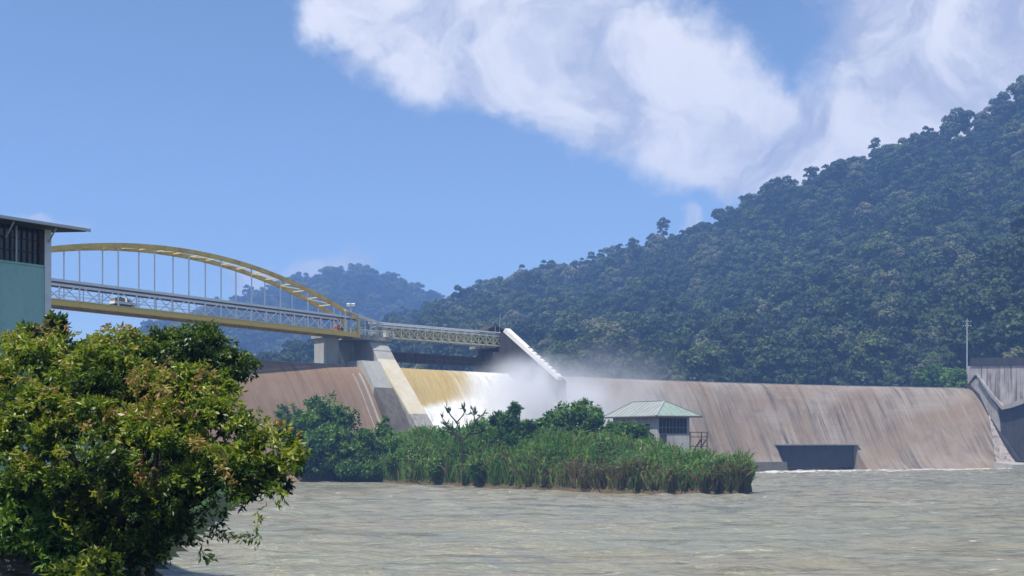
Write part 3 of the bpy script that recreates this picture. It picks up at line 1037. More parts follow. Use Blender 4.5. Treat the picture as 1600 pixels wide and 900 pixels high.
# pick-up truck on the deck, seen between the truss members
def truck():
    t0 = 62.5
    r = empty("pickup_truck", B(t0, .35, Z0 + .33), "small white pickup truck with a tan load crossing the arch bridge", "truck")
    X = -bdir; Yv = bup; Zv = Vector((0, 0, 1)); o = r.location.copy()
    def pt(x, y, z): return o + X * x + Yv * y + Zv * z
    def pr(name, prof, w, mat, par=r):
        q = MB(); q.prism([pt(x, -w, z) for x, z in prof], Yv * 2 * w); return q.build(name, mat, par)
    pr("chassis", [(-2.4, .38), (2.4, .38), (2.4, .6), (-2.4, .6)], .78, M['dark_steel'])
    cb = pr("cab", [(.2, .6), (2.35, .6), (2.4, 1.0), (1.6, 1.12), (1.0, 1.8), (.25, 1.84)], .82, M['car_white'])
    pr("window", [(.35, 1.15), (1.4, 1.15), (.95, 1.7), (.38, 1.72)], .835, M['glass_dark'], cb)
    pr("cargo_bed", [(-2.4, .62), (.12, .62), (.12, 1.12), (-2.4, 1.12)], .84, M['car_white'])
    pr("load", [(-2.3, 1.12), (.02, 1.12), (-.1, 1.75), (-1.1, 1.95), (-2.2, 1.7)], .74, M['tan'])
    for x in (-1.5, 1.55):
        for s in (-1, 1):
            q = MB()
            c = pt(x, s * .74, .37)
            q.tube([c - Yv * .1, c + Yv * .1], [.37, .37], 14)
            wv = q.build("wheel", M['tyre'], r)
            q = MB(); q.tube([c + Yv * s * .1, c + Yv * s * .12], [.2, .2], 10)
            q.build("rim", M['grey_steel'], wv)
    for s in (-1, 1):
        q = MB(); q.box(pt(2.39, s * .6, .82), X * .03, Yv * .12, Zv * .08); q.build("headlight", M['white_steel'], r)
truck()
# orange winch box at the bridge end
wb = empty("winch_box", B(4.4, .45, Z0 + .33), "orange steel winch box on the bridge deck beside the pier", "machine")
q = MB(); q.box(B(4.4, .45, Z0 + 1.2), bdir * 1.1, bup * .7, Vector((0, 0, .75))); q.build("housing", M['orange'], wb)
q = MB(); c = B(4.4, -.02 + .3, Z0 + 1.15); q.tube([c - bup * .25, c + bup * .4], [.42, .42], 14); q.build("drum", M['dark_steel'], wb)
for k in (-.8, .8):
    q = MB(); q.box(B(4.4 + k, .45, Z0 + .4), bdir * .12, bup * .7, Vector((0, 0, .08))); q.build("skid", M['dark_steel'], wb)

# ================================================================ service truss over the gate bay
sv = empty("service_truss", axis(-39, -4, 33.4), "cream lattice truss walkway spanning the gate bay between the two piers", "truss bridge")
sa, sb = axis(-59.0, -4.0), axis(-19.6, -4.0)
sdir = (sb - sa).normalized(); slen = (sb - sa).length
sn = Vector((sdir.y, -sdir.x, 0))
def S(t, side, z): return sa + sdir * t + sn * (side * 2.6 - 1.3) + Vector((0, 0, z))
NQ = 16
sp_ = slen / NQ
for side in (0, 1):
    for k in range(NQ):
        a, c = k * sp_ + .01, (k + 1) * sp_ - .01
        member("top_chord", S(a, side, 36.3), S(c, side, 36.3), .26, .26, M['cream_steel'], sv)
        member("bottom_chord", S(a, side, 33.75), S(c, side, 33.75), .32, .34, M['cream_steel'], sv)
        member("lattice_bar", S(a + .1, side, 33.9), S(c - .1, side, 36.2), .2, .3, M['olive_steel'], sv)
        member("lattice_bar", S(a + .1, side + (.06 if side else -.06), 36.2), S(c - .1, side + (.06 if side else -.06), 33.9), .2, .3, M['olive_steel'], sv)
    for k in range(NQ + 1):
        member("truss_post", S(k * sp_, side, 33.9), S(k * sp_, side, 36.2), .2, .2, M['cream_steel'], sv)
        member("rail_post", S(k * sp_, side, 36.4), S(k * sp_, side, 37.25), .07, .07, M['white_steel'], sv)
    member("handrail", S(-.6, side, 37.3), S(slen, side, 37.3), .24, .24, M['white_steel'], sv)
    member("handrail", S(-.6, side, 36.85), S(slen, side, 36.85), .06, .06, M['white_steel'], sv)
for k in range(NQ + 1):
    member("cross_beam", S(k * sp_, .05, 33.7), S(k * sp_, .95, 33.7), .18, .25, M['olive_steel'], sv)
q = MB(); q.box(S(slen / 2, .5, 36.25), sdir * slen / 2, sn * 1.1, Vector((0, 0, .06))); q.build("walkway_deck", M['grey_steel'], sv)
q = MB(); q.box(S(slen / 2, .5, 34.9), sdir * slen / 2, sn * .25, Vector((0, 0, .3))); q.build("pipe_and_shade_bar", M['olive_steel'], sv)

# ================================================================ raised gate
gt = empty("spillway_gate", axis(-39, -6, 28), "dark rusty raised steel gate hanging above the spillway crest", "gate")
ga, gb = axis(-56.6, -6.5), axis(-20.4, -6.5)
gd = (gb - ga).normalized(); gl = (gb - ga).length; gn = Vector((gd.y, -gd.x, 0))
for k in range(6):
    a, c = gl * k / 6 + .05, gl * (k + 1) / 6 - .05
    q = MB(); q.box(ga + gd * (a + c) / 2 + Vector((0, 0, 29.4)), gd * (c - a) / 2, gn * .15, Vector((0, 0, 1.3))); pl = q.build("skin_plate", M['dark_steel'], gt)
    for z in (28.3, 29.4, 30.5):
        member("girder", ga + gd * a + gn * .4 + Vector((0, 0, z)), ga + gd * c + gn * .4 + Vector((0, 0, z)), .5, .22, M['dark_steel'], gt)
for k in range(13):
    p = ga + gd * (gl * k / 12) + gn * .45
    member("stiffener", p + Vector((0, 0, 28.1)), p + Vector((0, 0, 30.7)), .14, .45, M['dark_steel'], gt)
for k in (1, 4, 8, 11):
    p = ga + gd * (gl * k / 12) + gn * .1
    member("hoist_rope", p + Vector((0, 0, 30.7)), p + Vector((0, 0, 33.7)), .1, .1, M['dark_steel'], gt)

# ================================================================ things on the piers
def railing(name, pts, label, h=1.15, n=8, mat='white_steel', group=None):
    r = empty(name, pts[0], label, "railing", group)
    for a, c in zip(pts[:-1], pts[1:]):
        a, c = Vector(a), Vector(c)
        m_ = max(2, int((c - a).length / .9))
        for k in range(m_ + 1):
            p = a.lerp(c, k / m_)
            member("post", p, p + Vector((0, 0, h)), .08, .08, M[mat], r)
        member("top_rail", a + Vector((0, 0, h)), c + Vector((0, 0, h)), .13, .13, M[mat], r)
        member("mid_rail", a + Vector((0, 0, h * .55)), c + Vector((0, 0, h * .55)), .07, .07, M[mat], r)
    return r
# covered gangway that leads from the bridge walkway down to the platform
gw = empty("gangway", axis(-65, -2, 33.6), "grey roofed gangway sloping down from the arch bridge to the pier platform", "gangway")
p0, p1 = B(5.2, 0, 38.7), axis(-58.3, -2.2, 36.9)
wv_ = Vector((bdir.y, -bdir.x, 0)).normalized()
q = MB(); q.prism([p0 - wv_ * .9, p1 - wv_ * .9, p1 + wv_ * .9, p0 + wv_ * .9], (0, 0, .18)); q.build("roof_sheet", M['white_steel'], gw)
for k in range(7):
    p = p0.lerp(p1, k / 6)
    for s in (-.8, .8):
        member("post", Vector((p.x, p.y, 33.62)) + wv_ * s, p + wv_ * s, .13, .13, M['grey_steel'], gw)
member("handrail", Vector((p0.x, p0.y, 35.0)) + wv_ * .82, Vector((p1.x, p1.y, 34.8)) + wv_ * .82, .09, .09, M['white_steel'], gw)
railing("pier_railing", [axis(-66.8, .8, 33.6), axis(-56.3, .8, 33.6)], "white railing along the edge of the left pier platform")
# white concrete plinths on the platform
for (s, d, lab) in ((-66.3, -.3, "white bearing block at the bridge end of the pier platform"), (-57.6, -.6, "white bearing block at the truss end of the pier platform")):
    q = MB(); q.box(axis(s, d, 34.3), axis_t(s) * .55, axis_n(s) * .6, Vector((0, 0, .7)))
    r = empty("bearing_block", axis(s, d, 33.6), lab, "block")
    q.build("plinth", M['pier_pale'], r)
    q = MB(); q.box(axis(s, d, 35.1), axis_t(s) * .68, axis_n(s) * .72, Vector((0, 0, .1))); q.build("cap", M['pier_grey'], r)
# flood light mast beside the arch foot
fl = empty("floodlight_mast", B(3.2, -.12, 33.6), "thin floodlight mast with white lamp heads at the arch foot", "floodlight")
c = B(3.2, -.12, 33.6)
q = MB(); q.tube([c, c + Vector((0, 0, 6.6))], [.1, .07], 8); q.build("mast", M['grey_steel'], fl)
for s in (-1, 1):
    q = MB(); q.box(c + Vector((s * .55, -.15, 6.65)), Vector((.42, 0, 0)), Vector((0, .22, .1)), Vector((0, -.1, .3))); lh = q.build("lamp_head", M['white_steel'], fl)
member("cross_arm", c + Vector((-1, 0, 6.3)), c + Vector((1, 0, 6.3)), .1, .1, M['grey_steel'], fl)
# hoist canopy on the right pier
hc = empty("hoist_canopy", axis(-20, -7, 33.9), "small dark gabled hoist shelter on top of the right pier", "shelter")
def C(s, d, z): return axis(s, d, z)
e0, e1, rg = 36.6, 36.6, 39.2
q = MB()
a1, a2 = C(-26.5, -9, 36.5), C(-26.5, -3.4, 36.5)
r1, r2 = C(-20.6, -9, 39.2), C(-20.6, -3.4, 39.2)
q.prism([a1, r1, r1 + Vector((0, 0, .15)), a1 + Vector((0, 0, .15))], a2 - a1); q.build("roof_sheet", M['dark_steel'], hc)
q = MB(); b1 = C(-16.2, -9, 37.6); b2 = C(-16.2, -3.4, 37.6)
q.prism([r1, b1, b1 + Vector((0, 0, .15)), r1 + Vector((0, 0, .15))], b2 - b1); q.build("roof_sheet", M['dark_steel'], hc)
for s, z in ((-26.0, 36.7), (-23.2, 37.9), (-20.4, 39.1), (-17.0, 37.9)):
    for d in (-8.6, -3.9):
        member("post", C(s, d, 33.9), C(s, d, z), .22, .22, M['grey_steel'], hc)
q = MB(); c = C(-21.5, -3.7, 35.2); q.tube([c, c + axis_n(-21) * .35], [.9, .9], 18); q.build("hoist_wheel", M['grey_steel'], hc)
q = MB(); q.box(C(-24.6, -5.5, 34.8), axis_t(-24) * .9, axis_n(-24) * .8, Vector((0, 0, .9))); q.build("motor_housing", M['dark_steel'], hc)
q = MB(); c = C(-19.2, -4.0, 33.9); q.tube([c, c + Vector((0.5, 0, 8.6))], [.12, .05], 6); q.build("mast", M['grey_steel'], hc)
railing("pier_railing", [C(-23, -3.7, 33.9), C(-20.4, -3.7, 33.9)], "short railing beside the hoist shelter on the right pier", mat='grey_steel')

# ================================================================ pump house behind the island
M['hut_wall'] = m_concrete("limewashed_hut_wall", (0.42, 0.41, 0.39), (0.34, 0.33, 0.315), 0.55, (0.17, 0.155, 0.14))
M['hut_bar'] = simple_mat('dull_grey_bar_paint', (0.17, 0.17, 0.18), 0.6, 0, 0.3, 1.0)
M['hut_roof'] = simple_mat("faded_green_roof_sheet", (0.26, 0.33, 0.28), 0.6, 0, 0.4, 0.4, (0.19, 0.215, 0.185))
M['hut_roof_pale'] = simple_mat("pale_roof_sheet", (0.30, 0.32, 0.30), 0.6, 0, 0.4, 0.4, (0.2, 0.215, 0.195))  # paler sheet for one side slope and the ridge and hip caps
HY = 232.0
hutc = P(1027, 745, HY)            # nearest corner
hutc.z = 1.5
hut = empty("pump_house", hutc, "grey walled pump house with faded green roof behind the reeds", "building")
e1 = Vector((0.97, 0.24, 0)).normalized()        # along the barred end wall
e2 = Vector((-0.62, 0.78, 0)).normalized()       # along the long side wall
W1, W2 = 7.3, 13.5
ZE, ZR = 13.6, 16.6
def Hh(a, c, z): return Vector((hutc.x, hutc.y, 0)) + e1 * a + e2 * c + Vector((0, 0, z))
# end wall: pale lower part, piers each side of the barred opening, lintel
def slab(name, a0, c0, a1, c1, z0, z1, mat, par):
    q = MB(); q.prism([Hh(a0, c0, z0), Hh(a1, c0, z0), Hh(a1, c1, z0), Hh(a0, c1, z0)], (0, 0, z1 - z0)); return q.build(name, mat, par)
slab("wall", 0, 0, W1, .3, 1.0, 9.6, M['hut_wall'], hut)
slab("wall", 0, .003, .35, .3, 9.6, ZE, M['hut_wall'], hut)
slab("wall", W1 - .5, .003, W1, .3, 9.6, ZE, M['hut_wall'], hut)
slab("wall", .35, .003, W1 - .5, .3, 13.1, ZE - .01, M['hut_wall'], hut)
slab("wall", .004, .3, .3, W2, 1.0, ZE - .02, M['hut_wall'], hut)
slab("wall", W1 - .3, .3, W1 - .004, W2, 1.0, ZE - .02, M['hut_wall'], hut)
slab("wall", .3, W2 - .3, W1 - .3, W2 - .004, 1.0, ZE - .02, M['hut_wall'], hut)
wn_ = slab("window", .35, .18, W1 - .5, .26, 9.6, 13.1, M['glass_dark'], hut)
for k in range(9):
    a = .45 + k * (W1 - 1.05) / 8
    q = MB(); q.box(Hh(a, .08, 11.35), e1 * .05, e2 * .05, Vector((0, 0, 1.75))); q.build("bar", M['hut_bar'], wn_)
for z in (9.75, 11.0, 12.95):
    q = MB(); q.box(Hh(W1 / 2 - .08, .05, z), e1 * (W1 / 2 - .5), e2 * .05, Vector((0, 0, .07))); q.build("rail", M['hut_bar'], wn_)
sw = slab("side_opening", -.04, 2.2, .01, 3.6, 8.4, 11.8, M['dark_steel'], hut)
slab("doorway", .5, -.03, 2.1, .02, 7.5, 9.5, M['dark_steel'], hut)
ov = 1.3
A_, B_, C_, D_ = Hh(-ov, -ov, ZE - .25), Hh(W1 + ov + .6, -ov, ZE - .25), Hh(W1 + ov, W2 + ov, ZE - .25), Hh(-ov, W2 + ov, ZE - .25)
R0, R1_ = Hh(W1 / 2, 2.6, ZR), Hh(W1 / 2, W2 - 1.4, ZR)
tk = Vector((0, 0, .16))
q = MB(); q.prism([A_, B_, R0], tk); rf = q.build("roof", M['hut_roof'], hut)
rf['label'] = "green hipped roof end above the barred opening"
q = MB(); q.prism([A_ + Vector((0, 0, .01)), R0 + Vector((0, 0, .01)), R1_, D_], tk); q.build("roof", M['hut_roof_pale'], hut)
q = MB(); q.prism([B_ + Vector((0, 0, .01)), C_, R1_, R0 + Vector((0, 0, .01))], tk); q.build("roof", M['hut_roof'], hut)
q = MB(); q.prism([C_, D_, R1_], tk); q.build("roof", M['hut_roof'], hut)
for a, c, nm in ((R0, R1_, "ridge_cap"), (A_, R0, "hip_cap"), (B_, R0, "hip_cap"), (D_, R1_, "hip_cap")):
    member(nm, a + Vector((0, 0, .2)), c + Vector((0, 0, .2)), .4, .12, M['hut_roof_pale'], hut)
for a, c in ((A_, B_), (D_, A_)):
    member("fascia", a - Vector((0, 0, .12)), c - Vector((0, 0, .12)), .1, .25, M['dark_steel'], hut)
# sheet ribs on the two roof planes in view
for k in range(1, 8):
    f = k / 8
    e_ = A_.lerp(B_, f)
    top = R0 if abs(f - .5) < .01 else (A_.lerp(R0, f * 2) if f < .5 else B_.lerp(R0, (1 - f) * 2))
    member("roof_rib", e_ + Vector((0, 0, .18)), top + Vector((0, 0, .18)), .07, .08, M['hut_roof'], hut)
for k in range(1, 12):
    f = k / 12
    e_ = A_.lerp(D_, f)
    fr, fl_ = .2, .84
    top = A_.lerp(R0, f / fr) if f < fr else (D_.lerp(R1_, (1 - f) / (1 - fl_)) if f > fl_ else R0.lerp(R1_, (f - fr) / (fl_ - fr)))
    member("roof_rib", e_ + Vector((0, 0, .19)), top + Vector((0, 0, .19)), .07, .08, M['hut_roof_pale'], hut)
# steel stair frame beside it
st = empty("steel_staircase", Hh(W1 + 2.5, 0, 2.0), "rusty steel stair frame standing beside the pump house", "staircase")
for a in (.3, 4.2):
    for c in (.2, 1.8):
        member("post", Hh(W1 + a, c, 1.2), Hh(W1 + a, c, 10.0), .16, .16, M['dark_steel'], st)
for z in (4.4, 7.0, 9.0, 10.0):
    for c in (.2, 1.8):
        member("rail", Hh(W1 + .1, c, z), Hh(W1 + 4.4, c, z), .12, .14, M['dark_steel'], st)
for k in range(11):
    a = .5 + k * .34; z = 3.4 + k * .5
    q = MB(); q.box(Hh(W1 + a, 1.0, z), e1 * .16, e2 * .8, Vector((0, 0, .04))); q.build("tread", M['dark_steel'], st)
for c in (.25, 1.75):
    member("stringer", Hh(W1 + .4, c, 3.2), Hh(W1 + 4.0, c, 8.4), .08, .28, M['dark_steel'], st)

# ================================================================ green building on the left bank
M['teal'] = m_concrete("pale_teal_wall_paint", (0.36, 0.58, 0.54), (0.33, 0.54, 0.50), 0.3, (0.27, 0.43, 0.41))
M['roof_grey'] = simple_mat("grey_metal_roof", (0.42, 0.43, 0.45), 0.4, 0.3, 0.2, 0.5)
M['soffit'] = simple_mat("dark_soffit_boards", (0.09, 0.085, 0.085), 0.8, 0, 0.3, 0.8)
PY = 62.0
pc_ = P(79, 690, PY)
f1 = Vector((0.632, 0.775, 0)).normalized()        # along the long wall, away from the camera
f2 = Vector((-f1.y, f1.x, 0))                      # into the building
ph = empty("powerhouse", Vector((pc_.x, pc_.y, 7.5)), "pale teal building with dark barred window band and thin overhanging roof", "building")
def K(a, c, z): return Vector((pc_.x, pc_.y, 0)) - f1 * a + f2 * c + Vector((0, 0, z))
def kslab(name, a0, c0, a1, c1, z0, z1, mat, par):
    q = MB(); q.prism([K(a0, c0, z0), K(a1, c0, z0), K(a1, c1, z0), K(a0, c1, z0)], (0, 0, z1 - z0)); return q.build(name, mat, par)
zt = P(79, 360, PY).z; zw = P(79, 419, PY).z
LP = 22.0
kslab("wall", .36, 0, LP, .3, 4.0, zw, M['teal'], ph)
kslab("wall", .004, .3, .3, 10, 4.0, zt, M['teal'], ph)
kslab("corner_pillar", -.02, -.05, .35, .3, 4.0, zt - .01, M['white_steel'], ph)
wband = kslab("window_band", .36, .22, LP, .28, zw, zt, M['glass_dark'], ph)
wband['label'] = "dark barred window band under the roof"
kslab("sill", .36, -.06, LP, .2, zw + .002, zw + .1, M['teal'], ph)
kslab("window_frame", .36, .05, .62, .2, zw + .1, zt, M['dark_steel'], wband)
for k in range(34):
    a = .9 + k * .32
    wide = k % 6 == 3
    kslab("mullion", a, .1, a + (.09 if wide else .045), .19, zw + .1, zt, M['roof_grey'] if k % 12 == 3 else M['dark_steel'], wband)
for z in (zw + .75, zw + 1.45):
    kslab("transom", .62, .12, LP, .17, z, z + .05, M['dark_steel'], wband)
# mono-pitch roof: edge falls slightly towards the far end
q = MB()
ov2 = 1.1
zr0, zr1 = zt + .10, zt - .02
poly = [K(-1.7, -ov2, zr0), K(LP, -ov2, zr1), K(LP, 10, zr1 + 1.2), K(-1.7, 10, zr0 + 1.2)]
q.prism(poly, (0, 0, .1)); q.build("roof", M['roof_grey'], ph)
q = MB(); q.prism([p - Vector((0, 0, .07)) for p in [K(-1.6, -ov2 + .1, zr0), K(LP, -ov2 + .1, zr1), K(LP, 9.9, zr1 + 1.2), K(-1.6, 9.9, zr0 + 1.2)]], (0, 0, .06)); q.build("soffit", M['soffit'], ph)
member("gutter", K(-1.75, -ov2 - .06, zr0 + .02), K(LP, -ov2 - .06, zr1 + .02), .12, .16, M['grey_steel'], ph)
for k in range(8):
    a = .15 + k * 2.4
    member("roof_bracket", K(a, .0, zt - .75), K(a, -ov2 + .2, zr0 - .1), .06, .08, M['grey_steel'], ph)

# utility pole behind the right abutment
up_ = empty("utility_pole", P(1511, 600, 392), "thin grey utility pole behind the right abutment wall", "pole")
c = P(1511, 560, 392); c.z = 26
q = MB(); q.tube([c, Vector((c.x, c.y, P(1511, 498, 392).z))], [.22, .15], 8); q.build("mast", M['grey_steel'], up_)
tz = P(1511, 503, 392).z
for k in (0, 1.6):
    member("cross_arm", Vector((c.x - 1.6, c.y, tz - k)), Vector((c.x + 1.6, c.y, tz - k)), .18, .18, M['dark_steel'], up_)
    for s in (-1.4, -.5, .5, 1.4):
        q = MB(); q.tube([Vector((c.x + s, c.y, tz - k + .08)), Vector((c.x + s, c.y, tz - k + .45))], [.09, .06], 6); q.build("insulator", M['white_steel'], up_)

# ================================================================ vegetation materials
M['bark'] = simple_mat("grey_brown_bark", (0.11, 0.085, 0.06), 0.95, 0, 0.5, 1.2, (0.05, 0.04, 0.03), 0.6, 0.1)
M['bark_dark'] = simple_mat("dark_twig_bark", (0.05, 0.042, 0.035), 0.95, 0, 0.4, 2, None, 0.4, 0.1)
M['hill_leaf'] = [
    leaf_mat("dark_jungle_leaves", [(0, (0.014, 0.032, 0.012)), (.45, (0.028, 0.055, 0.017)), (1, (0.065, 0.095, 0.028))], .22, .6, None, .4, .3),
    leaf_mat("mid_jungle_leaves", [(0, (0.024, 0.050, 0.015)), (.45, (0.058, 0.098, 0.025)), (1, (0.14, 0.17, 0.045))], .25, .6, None, .4, .3),
    leaf_mat("pale_jungle_leaves", [(0, (0.075, 0.10, 0.045)), (.6, (0.125, 0.14, 0.06)), (1, (0.20, 0.185, 0.10))], .25, .6, None, .4, .3)]
M['mango_leaf'] = leaf_mat("flushing_tree_leaves", [(0, (0.022, 0.048, 0.012)), (.25, (0.045, 0.09, 0.014)), (.48, (0.14, 0.215, 0.022)),
                           (.74, (0.32, 0.36, 0.03)), (.88, (0.34, 0.25, 0.075)), (1, (0.35, 0.18, 0.09))], .36, .42, 'leaf', spec=.45)
M['dark_leaf'] = leaf_mat("glossy_dark_leaves", [(0, (0.018, 0.045, 0.014)), (.5, (0.042, 0.092, 0.02)), (.85, (0.11, 0.17, 0.026)), (1, (0.18, 0.22, 0.035))], .3, .4, 'leaf', spec=.45)
M['shrub_leaf'] = leaf_mat("river_shrub_leaves", [(0, (0.020, 0.06, 0.018)), (.5, (0.065, 0.155, 0.032)), (1, (0.19, 0.31, 0.052))], .3, .5, 'leaf')
M['reed_leaf'] = leaf_mat("reed_blades", [(0, (0.21, 0.145, 0.08)), (.16, (0.17, 0.145, 0.06)), (.24, (0.11, 0.225, 0.038)), (.6, (0.155, 0.295, 0.052)), (1, (0.30, 0.39, 0.09))], .5, .5, 'leaf')

def ground_at(x, y):
    return float(ground_z(np.array([x]), np.array([y]))[0])

def shell_quads(c, d, L, w, jit, rng):
    """leaf clumps that lie roughly along the crown surface, so that the crown takes light as a rounded body"""
    n = len(c)
    nr = norm(d + rand_dirs(n, rng) * jit + np.array([0, 0, .15]))
    a = norm(np.cross(nr, rand_dirs(n, rng)))
    s = np.cross(nr, a)
    L = L[:, None]; w = w[:, None]
    v = np.stack([c - a * L * .5, c + s * w * .5 + nr * .08 * L, c + a * L * .5, c - s * w * .5 + nr * .08 * L], 1)
    return v.reshape(-1, 3), np.arange(n * 4).reshape(-1, 4)

# ---------------------------------------------------------------- generic crown made of leaf clumps
def crown_mesh(name, lobes, per, size, rng, flat=0.0, up=0.35):
    """lobes: (x, y, z, r). Each lobe is a shell of small leaf-clump faces"""
    V, n = [], 0
    A = []
    for (x, y, z, r) in lobes:
        k = int(per * r * r)
        d = rand_dirs(k, rng)
        d[:, 2] = np.where(d[:, 2] < -0.35, -d[:, 2] * .6, d[:, 2])
        rr_ = r * (0.62 + 0.42 * rng.random(k) ** .6)
        c = np.array([x, y, z]) + d * rr_[:, None] * np.array([1, 1, .82])
        L = size * rng.uniform(.6, 1.3, k)
        v, q = shell_quads(c, d, L, L * rng.uniform(.6, 1.0, k), .75, rng)
        V.append(v)
        A.append(np.clip(rng.normal(.5, .2) + rng.normal(0, .16, k), 0, 1))
    V = np.concatenate(V)
    return fast_mesh(name, V, np.arange(len(V)).reshape(-1, 4), np.concatenate(A))

def hill_tree_proto(kind, seed):
    rng = np.random.default_rng(seed)
    h = [11.5, 12.5, 12.0, 15.5, 10.0][seed % 5] * (1 if seed < 8 else 1.12)
    w = [4.6, 4.0, 5.2, 3.2, 5.0][seed % 5]
    lobes = []
    for i in range(17):
        a = rng.uniform(0, 6.28); r_ = w * rng.uniform(.15, .82)
        z = h * rng.uniform(.26, .84)
        lobes.append((r_ * math.cos(a), r_ * math.sin(a), z, w * rng.uniform(.22, .52)))
    lobes.append((0, 0, h * .88, w * .45))
    crown = crown_mesh("crown", lobes, 46, .78, rng)
    crown.materials.append(M['hill_leaf'][kind])
    q = MB()
    q.tube([(0, 0, -1.5), (.1, 0, h * .3), (.2, .1, h * .6)], [.42, .3, .16], 6)
    for i in range(4):
        a = i * 1.6 + seed
        q.tube([(.1, 0, h * .34), (w * .35 * math.cos(a), w * .35 * math.sin(a), h * .58)], [.17, .07], 5)
    tm = bpy.data.meshes.new("trunk")
    tm.from_pydata(q.v, [], q.f)
    tm.materials.append(M['bark'])
    return crown, tm

PROTO = [hill_tree_proto(k, s) for s, k in ((0, 0), (1, 1), (2, 2), (3, 0), (4, 1), (6, 0))]
ALT = [hill_tree_proto(k, s) for s, k in ((10, 0), (11, 1), (12, 2), (13, 0), (14, 1), (16, 0))]   # a second shape of each kind
KIND_TXT = [("dark green round-crowned jungle tree on the hillside above the dam", "dark round-crowned hillside trees"),
            ("mid green upright jungle tree on the hillside above the dam", "mid green hillside trees"),
            ("pale olive broad-crowned jungle tree on the hillside above the dam", "pale olive hillside trees"),
            ("tall narrow dark jungle tree rising above the hillside canopy", "tall narrow hillside trees"),
            ("low spreading mid green jungle tree on the hillside", "low spreading hillside trees"),
            ("dark bushy jungle tree with uneven crown on the hillside", "dark bushy hillside trees")]

# candidate positions on the slopes
def scatter(x0, x1, y0, y1, step, rng):
    gx = np.arange(x0, x1, step); gy = np.arange(y0, y1, step)
    X, Y = np.meshgrid(gx, gy)
    X = X + rng.uniform(-.48, .48, X.shape) * step; Y = Y + rng.uniform(-.48, .48, Y.shape) * step
    return X.ravel(), Y.ravel()
rf_ = np.random.default_rng(77)
sets = [scatter(-140, 560, 390, 760, 8.0, rf_), scatter(-260, 700, 760, 1330, 9.4, rf_), scatter(-760, 200, 1000, 2080, 13.5, rf_)]
TX, TY, TS = [], [], []
for k, (X, Y) in enumerate(sets):
    Z = ground_z(X, Y)
    dd = AX_R - np.hypot(X - AX_C.x, Y - AX_C.y)
    u = X / Y
    keep = (Z > 26.2) & (dd < -16) & (u > -.40) & (u < .56)
    if k == 2:
        keep &= ~((X > R1[0, 0] + 30) & (Y < 1330)) & (u < .06) & (Y > 760)
        keep &= ~((X > -260) & (Y < 1330))
    TX.append(X[keep]); TY.append(Y[keep]); TS.append(np.full(keep.sum(), 1.0 if k < 2 else 1.35))
TX = np.concatenate(TX); TY = np.concatenate(TY); TS = np.concatenate(TS)
TZ = ground_z(TX, TY)
TS = TS * np.clip(np.exp(rf_.normal(.18, .34, len(TX))), .5, 2.3)
# bigger trees on the near spur by the right abutment
TS = np.where((TX > 150) & (TY < 560), TS * 1.08, TS)
# trees hidden behind nearer ground and trees are left out: walk outwards per image column
top_px = HOR - FPX * (TZ + 12 * TS - EYE) / TY
col_px = 800 + FPX * TX / TY
order = np.argsort(TY)
sky_line = np.full(2600, 9999.0)
crest_s = np.linspace(-150, 156, 200)
cpts = np.array([tuple(axis(s, 0, CREST)) for s in crest_s])
crx = 800 + FPX * cpts[:, 0] / cpts[:, 1]; cry = HOR - FPX * (CREST - EYE) / cpts[:, 1]
crest_line = np.interp(np.arange(2600) - 400, crx, cry)
sky_line = np.minimum(sky_line, crest_line)
vis = np.zeros(len(TX), bool)
show = np.zeros(len(TX))
for i in order:
    c = int(col_px[i]) + 400
    if c < 5 or c > 2590: continue
    r_ = max(2, int(3.5 * TS[i] * FPX / TY[i]))
    seg = sky_line[max(0, c - r_):c + r_ + 1]
    ex = np.median(seg) - top_px[i]
    if ex > -16:
        vis[i] = True
        show[i] = min(max(ex, 0), 9 * TS[i] * FPX / TY[i])
        new = top_px[i] + 0.22 * 12 * TS[i] * FPX / TY[i]
        sky_line[max(0, c - r_):c + r_ + 1] = np.minimum(seg, new)
TX, TY, TZ, TS, show = TX[vis], TY[vis], TZ[vis], TS[vis], show[vis]
inframe = (800 + FPX * TX / TY > 60) & (800 + FPX * TX / TY < 1610)
size = np.where(inframe, TS * FPX / TY * np.clip(show / 8, .2, 2.0), 0)
kinds = rf_.choice(6, len(TX), p=[.26, .24, .11, .10, .13, .16])
# kinds gather in loose stands
stand = wob(TX, TY, .02, 40)
kinds = np.where((stand > .55) & (rf_.random(len(TX)) < .4), 2, kinds)
rotz = rf_.uniform(0, 6.28, len(TX))
big = set(np.argsort(-size)[:300].tolist())
for i in sorted(big):
    k = int(kinds[i])
    cr, tr = (PROTO if i % 2 else ALT)[k]
    e = empty("jungle_tree", (TX[i], TY[i], TZ[i] - .3), KIND_TXT[k][0], "tree", KIND_TXT[k][1])
    e.rotation_euler = (0, 0, rotz[i])
    s = TS[i]
    e.scale = (s * (1 + .2 * math.sin(i)), s * (1 + .2 * math.sin(i)), s)
    for nm, me_ in (("crown", cr), ("trunk", tr)):
        o = bpy.data.objects.new(nm, me_)
        COL.objects.link(o)
        o.parent = e
